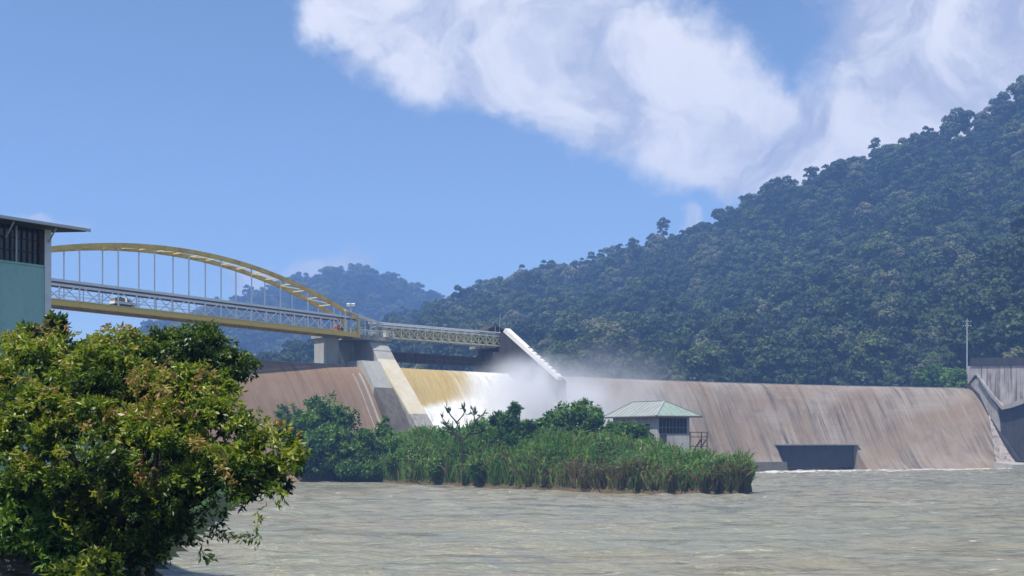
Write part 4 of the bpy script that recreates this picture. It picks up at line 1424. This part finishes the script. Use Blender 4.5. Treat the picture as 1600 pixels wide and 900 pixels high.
# the rest of the wood: one object, trees set by geometry nodes
lib = bpy.data.collections.new("tree_kinds")
for k, (cr, tr) in enumerate(PROTO + ALT):
    bm = bmesh.new(); bm.from_mesh(cr)
    nf = len(bm.faces); bm.from_mesh(tr); bm.faces.ensure_lookup_table()
    for f_ in bm.faces[nf:]: f_.material_index = 1
    both = bpy.data.meshes.new("crown_and_trunk"); bm.to_mesh(both); bm.free()
    both.materials.append(cr.materials[0]); both.materials.append(M['bark'])
    o = bpy.data.objects.new("tree_kind_%02d" % k, both)
    lib.objects.link(o)
rest = [i for i in range(len(TX)) if i not in big]
me = bpy.data.meshes.new("hillside_forest")
me.from_pydata([(TX[i], TY[i], TZ[i] - .3) for i in rest], [], [])
at = me.attributes.new('size', 'FLOAT', 'POINT'); at.data.foreach_set('value', np.array([TS[i] for i in rest], np.float32))
at = me.attributes.new('turn', 'FLOAT', 'POINT'); at.data.foreach_set('value', np.array([rotz[i] for i in rest], np.float32))
at = me.attributes.new('kind_index', 'INT', 'POINT'); at.data.foreach_set('value', np.array([kinds[i] + 6 * (i % 2) for i in rest], np.int32))
forest = obj("hillside_forest", me)
tag(forest, "dense hazy blue-green jungle covering the hills behind the dam", "forest", kind="stuff")
ng = bpy.data.node_groups.new("plant_trees", 'GeometryNodeTree')
ng.interface.new_socket("Geometry", in_out='INPUT', socket_type='NodeSocketGeometry')
ng.interface.new_socket("Geometry", in_out='OUTPUT', socket_type='NodeSocketGeometry')
gi = ng.nodes.new('NodeGroupInput'); go = ng.nodes.new('NodeGroupOutput')
ci = ng.nodes.new('GeometryNodeCollectionInfo')
ci.inputs['Collection'].default_value = lib
ci.inputs['Separate Children'].default_value = True
ci.inputs['Reset Children'].default_value = True
ip = ng.nodes.new('GeometryNodeInstanceOnPoints')
ip.inputs['Pick Instance'].default_value = True
def named(n, dt):
    a = ng.nodes.new('GeometryNodeInputNamedAttribute'); a.data_type = dt; a.inputs['Name'].default_value = n
    return a.outputs['Attribute']
cx = ng.nodes.new('ShaderNodeCombineXYZ')
ng.links.new(named('turn', 'FLOAT'), cx.inputs['Z'])
ng.links.new(gi.outputs[0], ip.inputs['Points'])
ng.links.new(ci.outputs[0], ip.inputs['Instance'])
ng.links.new(named('kind_index', 'INT'), ip.inputs['Instance Index'])
ng.links.new(cx.outputs[0], ip.inputs['Rotation'])
ng.links.new(named('size', 'FLOAT'), ip.inputs['Scale'])
ng.links.new(ip.outputs[0], go.inputs[0])
md = forest.modifiers.new("plant_trees", 'NODES')
md.node_group = ng

# ================================================================ island with reeds and bushes
near_edge = [(395, 743), (490, 748), (600, 752), (690, 755), (750, 757), (820, 760), (900, 763), (980, 765), (1050, 766), (1120, 766), (1166, 766)]
NEd = []
for x, y in near_edge:
    Yd = EYE * FPX / (y - HOR)
    NEd.append((P(x, y, Yd).x, Yd))
NEd = np.array(NEd)
depth = np.array([14, 20, 30, 38, 42, 46, 48, 48, 42, 24, 9.0])
hmax = np.array([3.5, 4.4, 6.6, 7.0, 6.8, 6.2, 5.2, 4.0, 2.6, 1.6, 1.0])
Fdir = np.array([.33, .94])
def island_pt(a, c):
    """a in 0..10 along the near shore, c in 0..1 towards the dam"""
    i = np.clip(a, 0, 10)
    p = np.stack([np.interp(i, np.arange(11), NEd[:, 0]), np.interp(i, np.arange(11), NEd[:, 1])], -1)
    dep = np.interp(i, np.arange(11), depth)
    wv2 = .9 * np.sin(i * 7.1) + .6 * np.sin(i * 17.3 + 1)
    p = p + (Fdir * (dep * c)[..., None]) + np.stack([0 * i, wv2 * (1 - c)], -1)
    hm = np.interp(i, np.arange(11), hmax)
    z = hm * np.clip(np.minimum(smst(c, -.02, .34), smst(-c, -1.02, -.75)) * smst(10.25 - i, 0, .5), 0, 1)
    z = z + .35 * np.sin(i * 5 + c * 9) * smst(c, .02, .2) * (z > .3)
    return p[..., 0], p[..., 1], z - .25 + .6 * smst(c, 0, .03)
na, nc = 140, 34
A, Cc = np.meshgrid(np.linspace(0, 10, na), np.linspace(0, 1, nc))
IX, IY, IZ = island_pt(A, Cc)
IZ[0, :] = -1.2; IZ[-1, :] = -1.2; IZ[:, -1] = -1.2
idx = np.arange(na * nc).reshape(nc, na)
Q = np.stack([idx[:-1, :-1], idx[:-1, 1:], idx[1:, 1:], idx[1:, :-1]], -1).reshape(-1, 4)
me = fast_mesh("island", np.stack([IX, IY, IZ], -1), Q)
me.polygons.foreach_set('use_smooth', [True] * len(me.polygons))
tag(obj("island", me, M['clay']), "low clay island in the river below the dam", "island", kind="structure")

rr2 = np.random.default_rng(55)
def reeds(n, amin, amax, cmin, cmax, hfun, dead, name, label):
    a = rr2.uniform(amin, amax, n); c = cmin + (cmax - cmin) * rr2.random(n) ** 1.25
    # tufts
    a = a + rr2.normal(0, .03, n); c = np.clip(c, cmin, cmax)
    x, y, z = island_pt(a, c)
    base = np.stack([x, y, z - .1], -1)
    h = hfun(a) * rr2.uniform(.4, 1.15, n) * (0.8 + .42 * wob(a * 9, c * 22, 1.0, 60))
    h = np.clip(h, .8, 8.5)
    lean = np.stack([rr2.normal(0, .2, n), rr2.normal(0, .2, n), np.ones(n)], -1)
    lean = norm(lean)
    bend = np.stack([rr2.normal(0, .6, n), rr2.normal(0, .6, n), -rr2.uniform(.1, .6, n)], -1)
    w = rr2.uniform(.07, .19, n)
    side = norm(np.cross(lean, rand_dirs(n, rr2)))
    p0 = base; p1 = base + lean * (h * .55)[:, None]; p2 = base + lean * (h * .86)[:, None] + bend * (h * .13)[:, None]; p3 = p2 + (lean * .35 + bend * 1.0) * (h * .26)[:, None]
    ws = [w * .5, w, w * .75, w * .08]
    ps = [p0, p1, p2, p3]
    V = np.zeros((n, 12, 3))
    for k in range(3):
        V[:, k * 4 + 0] = ps[k] - side * ws[k][:, None]
        V[:, k * 4 + 1] = ps[k] + side * ws[k][:, None]
        V[:, k * 4 + 2] = ps[k + 1] + side * ws[k + 1][:, None]
        V[:, k * 4 + 3] = ps[k + 1] - side * ws[k + 1][:, None]
    dd_ = np.interp(a, np.arange(11), dead)
    tone = np.clip(.55 + .22 * wob(a * 9, c * 20, 1.0, 61) + rr2.normal(0, .16, n), .25, 1)
    tone = np.where(rr2.random(n) < dd_ * np.where(c < .12, 1.9, .55), rr2.uniform(0, .18, n), tone)
    me = fast_mesh(name, V.reshape(-1, 3), np.arange(n * 12).reshape(-1, 4), np.repeat(tone, 3))
    return tag(obj(name, me, M['reed_leaf']), label, "reeds", kind="stuff")
hf = lambda a: np.interp(a, np.arange(11), [3.0, 3.4, 5.0, 6.0, 6.0, 5.6, 5.0, 4.6, 4.3, 4.6, 5.2])
dead = np.array([.1, .1, .15, .2, .2, .22, .5, .45, .3, .4, .45])
reeds(34000, .3, 10.02, .015, .6, hf, dead, "reed_bed", "tall green elephant grass and reeds covering the island, browned at the base")

# leafy undergrowth woven through the reeds
nU = 30000
a_ = rr2.uniform(.2, 9.9, nU); c_ = rr2.uniform(.02, .62, nU)
ux, uy, uz = island_pt(a_, c_)
cov = wob(a_ * 8, c_ * 16, 1.0, 70)
keep = cov > rr2.uniform(-.9, .5, nU)
hh_ = np.clip(hf(a_) * (.55 + .35 * wob(a_ * 7, c_ * 14, 1.0, 71)), .4, 5.5) * 1.2 * rr2.random(nU) ** .4
cc = np.stack([ux, uy, uz + hh_], -1)[keep]
nK = len(cc)
dn_ = norm(np.array([0, -.35, 1.0]) + rand_dirs(nK, rr2) * .7)
Lu = rr2.uniform(.25, .62, nK)
vU, qU = shell_quads(cc, dn_, Lu, Lu * rr2.uniform(.4, .7, nK), .3, rr2)
toneU = np.clip(.55 + .3 * wob(a_[keep] * 5, c_[keep] * 9, 1.0, 72) + rr2.normal(0, .15, nK), 0, 1)
tag(obj("undergrowth", fast_mesh("undergrowth", vU, qU, toneU), M['shrub_leaf']), "tangled leafy undergrowth growing among the island reeds", "undergrowth", kind="stuff")

def leafy_plant(name, loc, lobes, n_tips, leaf_l, leaf_w, mat, label, cat, seed, tone=(.5, .2), stems=5, droop=.35, group=None, bark='bark', per_tip=9, lift=.2, tone_up=.3, shell=.5, stem_r=.12, clumps=8, lobe_sd=.12):
    """tree or shrub: stems that reach each lobe, leaves in whorls at twig tips spread through the lobes"""
    rng = np.random.default_rng(seed)
    root = empty(name, loc, label, cat, group)
    L0 = np.array(loc)
    main = lobes
    if clumps:
        sub_ = []
        for l in lobes:
            for _ in range(clumps):
                d_ = rand_dirs(1, rng)[0]
                sub_.append((l[0] + d_[0] * l[3] * .72, l[1] + d_[1] * l[3] * .72, l[2] + d_[2] * l[3] * .72 * (l[4] if len(l) > 4 else .85), l[3] * rng.uniform(.22, .38), .8))
        lobes = list(lobes) + sub_
        wts = np.array([.3 * l[3] ** 2 for l in main] + [1.0 * l[3] ** 2 for l in sub_])
    else:
        wts = np.array([l[3] ** 2 for l in lobes])
    vol = wts; pk = rng.choice(len(lobes), n_tips, p=vol / vol.sum())
    lb = np.array([l[:4] for l in lobes], float)
    d = rand_dirs(n_tips, rng)
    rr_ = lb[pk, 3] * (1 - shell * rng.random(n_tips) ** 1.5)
    asp = np.array([l[4] if len(l) > 4 else .85 for l in lobes])[pk]
    sc3 = np.stack([np.ones(n_tips), np.ones(n_tips), asp], -1)
    tips = lb[pk, :3] + d * rr_[:, None] * sc3
    tips += rng.normal(0, .06, tips.shape) * lb[pk, 3][:, None]
    n = n_tips * per_tip
    t = np.repeat(tips, per_tip, 0); dd_ = np.repeat(d, per_tip, 0)
    dirs = norm(dd_ * .55 + rand_dirs(n, rng) * 1.0 + np.array([0, 0, lift]))
    dirs = norm(dirs + np.array([0, 0, -droop]))
    ll = leaf_l * rng.uniform(.6, 1.25, n)
    base = t + rand_dirs(n, rng) * leaf_l * .35
    v, q = leaf_quads(base, dirs, ll, leaf_w * rng.uniform(.7, 1.3, n), .22, rng)
    lt = rng.normal(0, lobe_sd, len(lobes))
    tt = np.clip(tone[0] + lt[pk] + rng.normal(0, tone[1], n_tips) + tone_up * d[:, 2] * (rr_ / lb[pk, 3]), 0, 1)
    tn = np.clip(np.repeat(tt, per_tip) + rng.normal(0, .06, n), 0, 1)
    me = fast_mesh("foliage", v - 0 * L0[0], q, tn)
    co = np.empty(len(v) * 3, np.float32); me.vertices.foreach_get('co', co)
    me.vertices.foreach_set('co', (co.reshape(-1, 3) - L0.astype(np.float32)).ravel()); me.update()
    fo = obj("foliage", me, mat, root); fo['kind'] = "stuff"
    q = MB()
    base0 = Vector(loc)
    top = Vector(tuple(np.average(lb[:, :3], axis=0, weights=vol)))
    fork = base0.lerp(top, .35)
    q.tube([base0 - Vector((0, 0, .6)), base0.lerp(fork, .5) + Vector((.1 * stem_r, .1, 0)), fork], [stem_r * 1.5, stem_r * 1.2, stem_r], 9)
    q.build("trunk", M[bark], root, smooth=True)
    for l in main[:stems]:
        q = MB(); c = Vector(l[:3])
        mid = fork.lerp(c, .5) + Vector((rng.normal(0, .08) * l[3], rng.normal(0, .08) * l[3], .12 * l[3]))
        q.tube([fork, mid, c], [stem_r * .75, stem_r * .5, stem_r * .2], 7)
        q.build("limb", M[bark], root, smooth=True)
    return root, rng

def lob(x, y, Y, rpx, asp=.85, dy=0):
    p = P(x, y, Y)
    return (p.x, p.y + dy, p.z, rpx / FPX * Y, asp)

def isl(x, Y):
    """ground point on the island at image column x and depth Y"""
    X = (x - 800) / FPX * Y
    dist = np.hypot(IX - X, IY - Y)
    j = np.unravel_index(np.argmin(dist), dist.shape)
    return (X, Y, float(max(IZ[j], 0.0)))

# dark bush at the upstream left end
leafy_plant("river_tree", isl(500, 232), [lob(500, 665, 232, 48), lob(470, 690, 230, 42), lob(530, 690, 233, 40), lob(505, 705, 226, 45), lob(455, 660, 236, 34), lob(535, 660, 236, 30), lob(475, 725, 228, 30), lob(545, 715, 228, 30), lob(512, 640, 234, 28)],
            1900, .95, .42, M['shrub_leaf'], "dense dark green bushy tree at the dam end of the island beside the weir", "tree", 101, (.45, .17), 6, .3, stem_r=.35)
leafy_plant("river_shrub", isl(588, 228), [lob(580, 690, 228, 28), lob(604, 700, 227, 24), lob(565, 706, 226, 22), lob(600, 668, 229, 13, 1.3)],
            650, .8, .32, M['shrub_leaf'], "small leafy shrub on the island in front of the left pier", "shrub", 102, (.6, .2), 3, .2, stem_r=.2)
# broad crowned trees near the pump house
leafy_plant("river_tree", isl(905, 214), [lob(905, 662, 214, 34), lob(870, 668, 214, 30), lob(935, 672, 215, 30), lob(890, 645, 216, 22), lob(918, 644, 215, 20), lob(860, 690, 212, 26), lob(945, 695, 212, 22)],
            1300, .85, .42, M['shrub_leaf'], "rounded dark green tree rising from the reeds in front of the pump house", "tree", 103, (.42, .2), 6, .3, stem_r=.3)
leafy_plant("river_tree", isl(988, 214), [lob(990, 682, 214, 24), lob(965, 690, 213, 22), lob(1008, 690, 215, 16), lob(975, 672, 215, 15)],
            650, .8, .4, M['shrub_leaf'], "low dark green tree against the pump house wall", "tree", 104, (.42, .18), 4, .3, stem_r=.25)
leafy_plant("river_shrub", isl(795, 212), [lob(795, 665, 212, 17), lob(812, 676, 212, 16), lob(778, 655, 213, 10), lob(800, 644, 213, 11, 1.1), lob(828, 668, 212, 10), lob(790, 690, 210, 18)],
            320, 1.15, .5, M['shrub_leaf'], "sparse dark broad-leaved shrub in front of the white spray", "shrub", 105, (.2, .15), 6, .1, per_tip=8, lift=.4, stem_r=.2)

# bushes on the valley side just behind the crest, beside the right abutment
for i, (x, y, Yb, r_, lab) in enumerate([(1494, 588, 392, 17, "bright green bush behind the dam crest against the right abutment wall"), (1462, 584, 400, 22, "dark leafy bush behind the dam crest beside the bright green bush")]):
    g0 = P(x, 612, Yb)
    leafy_plant("crest_bush", (g0.x, Yb, 24.5), [lob(x, y, Yb, r_), lob(x - r_ * .8, y + 8, Yb, r_ * .7), lob(x + r_ * .7, y + 9, Yb, r_ * .6), lob(x, y + 14, Yb - 2, r_ * .8)],
                420, .95, .5, M['shrub_leaf'], lab, "shrub", 140 + i, (.8 - .35 * i, .15), 3, .1, stem_r=.2)

# near-leafless shrub: thin twigs with a few long leaves
def twig_shrub():
    rng = np.random.default_rng(9)
    base = Vector(isl(722, 210))
    r = empty("twiggy_shrub", base, "sparse twiggy shrub with few dark leaves standing before the white water", "shrub")
    q = MB(); fork = P(722, 690, 210)
    q.tube([base - Vector((0, 0, .4)), fork], [.22, .16], 7); q.build("trunk", M['bark_dark'], r)
    for (x0, y0, x1, y1, big_) in [(722, 690, 714, 660, 1), (714, 660, 698, 637, 0), (714, 660, 726, 638, 0), (722, 690, 690, 652, 0), (722, 690, 693, 663, 0), (722, 690, 741, 664, 1),
                                   (741, 664, 739, 641, 0), (741, 664, 757, 645, 0), (722, 690, 752, 662, 0), (722, 690, 706, 672, 0), (730, 678, 760, 672, 0), (720, 684, 688, 674, 0)]:
        dy = rng.uniform(-1.5, 1.5)
        f_, t = P(x0, y0, 210), P(x1, y1, 210 + dy)
        q = MB(); mid = f_.lerp(t, .5) + Vector((rng.normal(0, .3), 0, rng.normal(0, .25)))
        q.tube([f_, mid, t], [.15, .12, .07], 6); q.build("twig", M['bark_dark'], r)
        n = 10 if not big_ else 5
        d = (t - mid).normalized()
        dirs = np.array(d)[None] * .8 + rng.normal(0, .55, (n, 3))
        bs = np.array([tuple(t.lerp(mid, rng.uniform(0, .9))) for _ in range(n)])
        v, qd = leaf_quads(bs, dirs, rng.uniform(.8, 1.7, n), rng.uniform(.35, .6, n), .2, rng)
        me = fast_mesh("leaf_spray", v - np.array(base), qd, rng.uniform(0, .3, n))
        obj("leaf_spray", me, M['shrub_leaf'], r)
twig_shrub()

# light bushes among the reeds
for i, (x, Yb, yb, r_, tn, lab) in enumerate([(640, 222, 712, 20, .75, "fresh green bush among the reeds in front of the left pier"), (700, 214, 722, 18, .85, "pale green leafy bush at the reed edge below the twiggy shrub"),
        (765, 206, 726, 20, .6, "mid green bush among the reeds below the sparse dark shrub"), (845, 200, 722, 22, .8, "rounded fresh green bush in the reeds below the rounded tree"),
        (560, 224, 728, 20, .55, "dark green bush at the waterline beside the bushy tree"), (1075, 187, 742, 14, .7, "small green bush near the browned reeds at the island tip")]):
    leafy_plant("river_shrub", isl(x, Yb), [lob(x, yb, Yb, r_), lob(x + r_ * .9, yb + 7, Yb - 1, r_ * .8), lob(x - r_, yb + 6, Yb - 1, r_ * .8), lob(x + r_ * .3, yb - r_ * .7, Yb + 1, r_ * .55)],
                460, .62, .3, M['shrub_leaf'], lab, "shrub", 120 + i, (tn, .17), 3, .1, stem_r=.12)
leafy_plant("river_shrub", isl(1000, 192), [lob(1000, 728, 192, 17), lob(1020, 735, 191, 14), lob(980, 738, 191, 13), lob(1035, 725, 193, 12)],
            420, .6, .3, M['shrub_leaf'], "light green leafy bush among the reeds near the island tip", "shrub", 106, (.8, .15), 3, .1, stem_r=.12)

# ================================================================ foreground trees on the left bank
def near_tree():
    Yc = 24.0
    bx = P(185, 900, Yc)
    base = (bx.x, Yc, ground_at(bx.x, Yc))
    lobes = [lob(40, 590, 24, 78, .9), lob(150, 600, 23.5, 85, .85), lob(265, 628, 23, 80, .8), lob(350, 672, 23, 75, .75), lob(425, 706, 23.2, 58, .8),
             lob(110, 700, 22.2, 105, .9), lob(240, 720, 22, 100, .9), lob(345, 745, 22.3, 72, .8), lob(60, 545, 25, 55), lob(-60, 620, 24, 110), lob(190, 545, 25, 50),
             lob(-40, 760, 23, 110), lob(205, 800, 22.8, 90, .9), lob(290, 810, 23.2, 58, .8), lob(110, 800, 23.4, 80, .9), lob(418, 745, 23.0, 40, .9), lob(60, 660, 22.5, 70), lob(320, 610, 24, 50), lob(190, 862, 23.2, 55, .8), lob(120, 870, 23.4, 50, .8)]
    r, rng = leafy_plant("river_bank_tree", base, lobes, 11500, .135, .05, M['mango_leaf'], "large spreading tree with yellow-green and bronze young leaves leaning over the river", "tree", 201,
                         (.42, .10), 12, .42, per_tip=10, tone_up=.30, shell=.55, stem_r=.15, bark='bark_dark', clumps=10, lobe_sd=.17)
    # leaf sprays at branch ends that stand out one by one: bright young shoots and hanging twigs
    sprays = [(405, 800, .8, .62), (400, 838, .5, .66), (385, 780, .6, .4), (420, 772, .6, .35), (130, 838, .8, .72), (145, 870, .6, .75), (125, 815, .5, .6), (300, 690, .5, .9), (240, 735, .4, .95),
              (225, 720, .4, .92), (370, 755, .5, .9), (310, 690, .4, .88), (130, 660, .4, .9), (90, 700, .4, .8), (170, 640, .4, .93), (250, 610, .4, .92), (60, 590, .5, .8), (20, 560, .5, .78),
              (110, 560, .5, .76), (210, 590, .4, .9), (380, 650, .5, .7), (420, 660, .5, .72), (450, 700, .5, .74), (462, 735, .5, .7), (440, 760, .4, .6), (40, 710, .4, .82), (160, 760, .3, .8),
              (330, 640, .5, .72), (285, 600, .5, .7), (345, 705, .4, .86), (190, 690, .4, .88), (100, 530, .5, .6), (30, 520, .5, .65), (260, 800, .3, .3), (330, 830, .4, .2), (310, 860, .4, .2), (265, 870, .4, .25)]
    for i, (x, y, ln, tn) in enumerate(sprays):
        Ys = 21.6 + .6 * math.sin(i * 2.3)
        p = P(x, y, Ys)
        n = 34
        ax = norm(np.array([[rng.normal(.1, .5), rng.normal(-.5, .3), rng.normal(-.25, .4)]]))[0]
        tpos = rng.random(n)
        bs = np.array(p)[None] + ax[None] * (tpos * ln * .8)[:, None] + rng.normal(0, .05, (n, 3))
        dirs = ax[None] * .6 + rng.normal(0, .7, (n, 3)) + np.array([0, 0, -.25])
        v, qd = leaf_quads(bs, dirs, rng.uniform(.11, .19, n), rng.uniform(.04, .06, n), .2, rng)
        me = fast_mesh("leaf_spray", v - np.array(base), qd, np.clip(tn + rng.normal(0, .05, n), 0, 1))
        obj("leaf_spray", me, M['mango_leaf'], r)
near_tree()
bx = P(225, 900, 30.0)
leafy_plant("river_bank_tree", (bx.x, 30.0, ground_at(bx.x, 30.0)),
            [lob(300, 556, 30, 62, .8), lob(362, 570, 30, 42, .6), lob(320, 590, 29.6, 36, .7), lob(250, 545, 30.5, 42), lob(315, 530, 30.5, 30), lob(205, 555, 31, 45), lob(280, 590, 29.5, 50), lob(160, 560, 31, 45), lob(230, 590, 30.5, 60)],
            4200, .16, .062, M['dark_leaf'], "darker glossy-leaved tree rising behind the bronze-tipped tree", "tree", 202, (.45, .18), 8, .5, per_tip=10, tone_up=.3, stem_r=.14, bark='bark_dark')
bx = P(95, 520, 33.0)
leafy_plant("bank_sapling", (bx.x, 33.0, ground_at(bx.x, 33.0)), [lob(86, 510, 33, 16, 1.2), lob(90, 535, 33, 18, 1.2), lob(60, 520, 33, 15), lob(82, 565, 33, 22, 1.2)],
            260, .2, .09, M['dark_leaf'], "thin dark sapling in front of the teal building", "tree", 203, (.3, .15), 4, .3, per_tip=9, stem_r=.06)
# undergrowth on the bank below
bx = P(45, 860, 23.0)
leafy_plant("bank_shrub", (bx.x, 23.0, ground_at(bx.x, 23.0)), [lob(45, 820, 22.6, 55), lob(10, 770, 22.8, 60), lob(95, 860, 22.4, 35), lob(-40, 820, 22.6, 60)],
            900, .22, .07, M['shrub_leaf'], "green shrub under the bronze-tipped tree on the bank", "shrub", 204, (.7, .2), 4, .3, per_tip=10, stem_r=.06)
bx = P(150, 905, 21.5)
leafy_plant("bank_shrub", (bx.x, 21.5, ground_at(bx.x, 21.5)), [lob(150, 890, 21.4, 34), lob(110, 895, 21.6, 28)],
            260, .2, .07, M['dark_leaf'], "low yellow-green sprig at the foot of the bank tree", "shrub", 205, (.75, .2), 2, .3, per_tip=10, stem_r=.04)

# rank grass and creepers on the left bank
nG = 16000
gx_ = rr2.uniform(-75, -12, nG); gy_ = rr2.uniform(18, 215, nG)
gz_ = ground_z(gx_, gy_)
kg = (gz_ > .35) & (gx_ < -16 - .1 * (gy_ - 40))
cg = np.stack([gx_, gy_, gz_ + rr2.random(nG) ** 1.5 * 1.3], -1)[kg]
Lg = rr2.uniform(.3, .9, len(cg))
vG, qG = shell_quads(cg, norm(np.array([.3, -.3, 1.0]) + rand_dirs(len(cg), rr2) * .7), Lg, Lg * .6, .4, rr2)
tag(obj("bank_grass", fast_mesh("bank_grass", vG, qG, np.clip(rr2.normal(.5, .2, len(cg)), 0, 1)), M['shrub_leaf']), "rank green grass and creepers on the left river bank", "grass", kind="stuff")

# rocks at the foot of the bank
M['rock'] = simple_mat("dark_bank_rock", (0.12, 0.10, 0.085), 0.9, 0, 0.5, 2.5, (0.05, 0.045, 0.04), 0.6)
for i, (x, y, r_) in enumerate([(25, 868, .42), (70, 880, .36), (8, 892, .4), (50, 897, .3)]):
    rng = np.random.default_rng(300 + i)
    bm = bmesh.new()
    bmesh.ops.create_icosphere(bm, subdivisions=3, radius=1)
    for v in bm.verts:
        k = 1 + .22 * math.sin(v.co.x * 3 + i) * math.cos(v.co.y * 4 + 2 * i) + .12 * math.sin(v.co.z * 7 + v.co.x * 5)
        v.co = Vector((v.co.x * 1.3, v.co.y, v.co.z * .75)) * k * r_
    me = bpy.data.meshes.new("rock"); bm.to_mesh(me); bm.free()
    p = P(x, y, 22.6)
    o = obj("rock", me, M['rock'], None, (p.x, 22.6, ground_at(p.x, 22.6) + .1))
    tag(o, "dark weathered rock on the bank under the near tree", "rock", "rocks on the bank")

# ================================================================ spray of the spillway
def mist(name, centre, half, rotz_, dens, seed, label):
    bm = bmesh.new()
    bmesh.ops.create_icosphere(bm, subdivisions=3, radius=1)
    me = bpy.data.meshes.new(name); bm.to_mesh(me); bm.free()
    t = NT(name + "_air")
    c = t.coord('Object')
    ln = t.n('ShaderNodeVectorMath', operation='LENGTH'); t.link(c, ln.inputs[0])
    fall = t.smooth(ln.outputs['Value'], 1.0, 0.1)
    mp = t.n('ShaderNodeMapping'); mp.inputs['Location'].default_value = (seed, seed * 2, 0); mp.inputs['Scale'].default_value = (2.4, 2.4, 1.7)
    t.link(c, mp.inputs['Vector'])
    nz = t.noise(mp.outputs[0], 1.0, 5, 0.6, 0.6)
    d = t.math('MULTIPLY', t.math('MULTIPLY', fall, t.smooth(nz, 0.32, 0.66)), dens)
    pv_ = t.n('ShaderNodeVolumePrincipled')
    pv_.inputs['Color'].default_value = (.97, .97, .98, 1)
    pv_.inputs['Anisotropy'].default_value = 0.2
    t.link(d, pv_.inputs['Density'])
    t.link(pv_.outputs[0], t.out.inputs['Volume'])
    o = obj(name, me, t.m)
    o.location = centre; o.scale = half; o.rotation_euler = (0, 0, rotz_)
    tag(o, label, "mist", kind="stuff")
c = axis(-25, 20, 12); mist("spray_mist", c, (30, 16, 20), rad(38), .7, 3.1, "thick white spray boiling up at the foot of the spillway")
c = axis(-3, 22, 15); mist("drifting_mist", c, (36, 16, 23), rad(32), .06, 8.4, "thin mist drifting along the weir from the spillway")

# ================================================================ haze
bm = bmesh.new()
bmesh.ops.create_cube(bm, size=1)
me = bpy.data.meshes.new("haze"); bm.to_mesh(me); bm.free()
t = NT("valley_haze")
pv_ = t.n('ShaderNodeVolumePrincipled')
pv_.inputs['Color'].default_value = (.29, .51, 1.0, 1)
pv_.inputs['Density'].default_value = 0.0004
pv_.inputs['Anisotropy'].default_value = 0.1
t.link(pv_.outputs[0], t.out.inputs['Volume'])
hz = obj("haze", me, t.m)
zt_ = float(max(GZ.max() + 22, TZ.max() + 30)); zb_ = float(GZ.min() - 2)
hz.scale = (2900, 2500, zt_ - zb_)
hz.location = (20, 1110, (zt_ + zb_) / 2)
tag(hz, "blue-tinged humid haze filling the valley", "haze", kind="stuff")
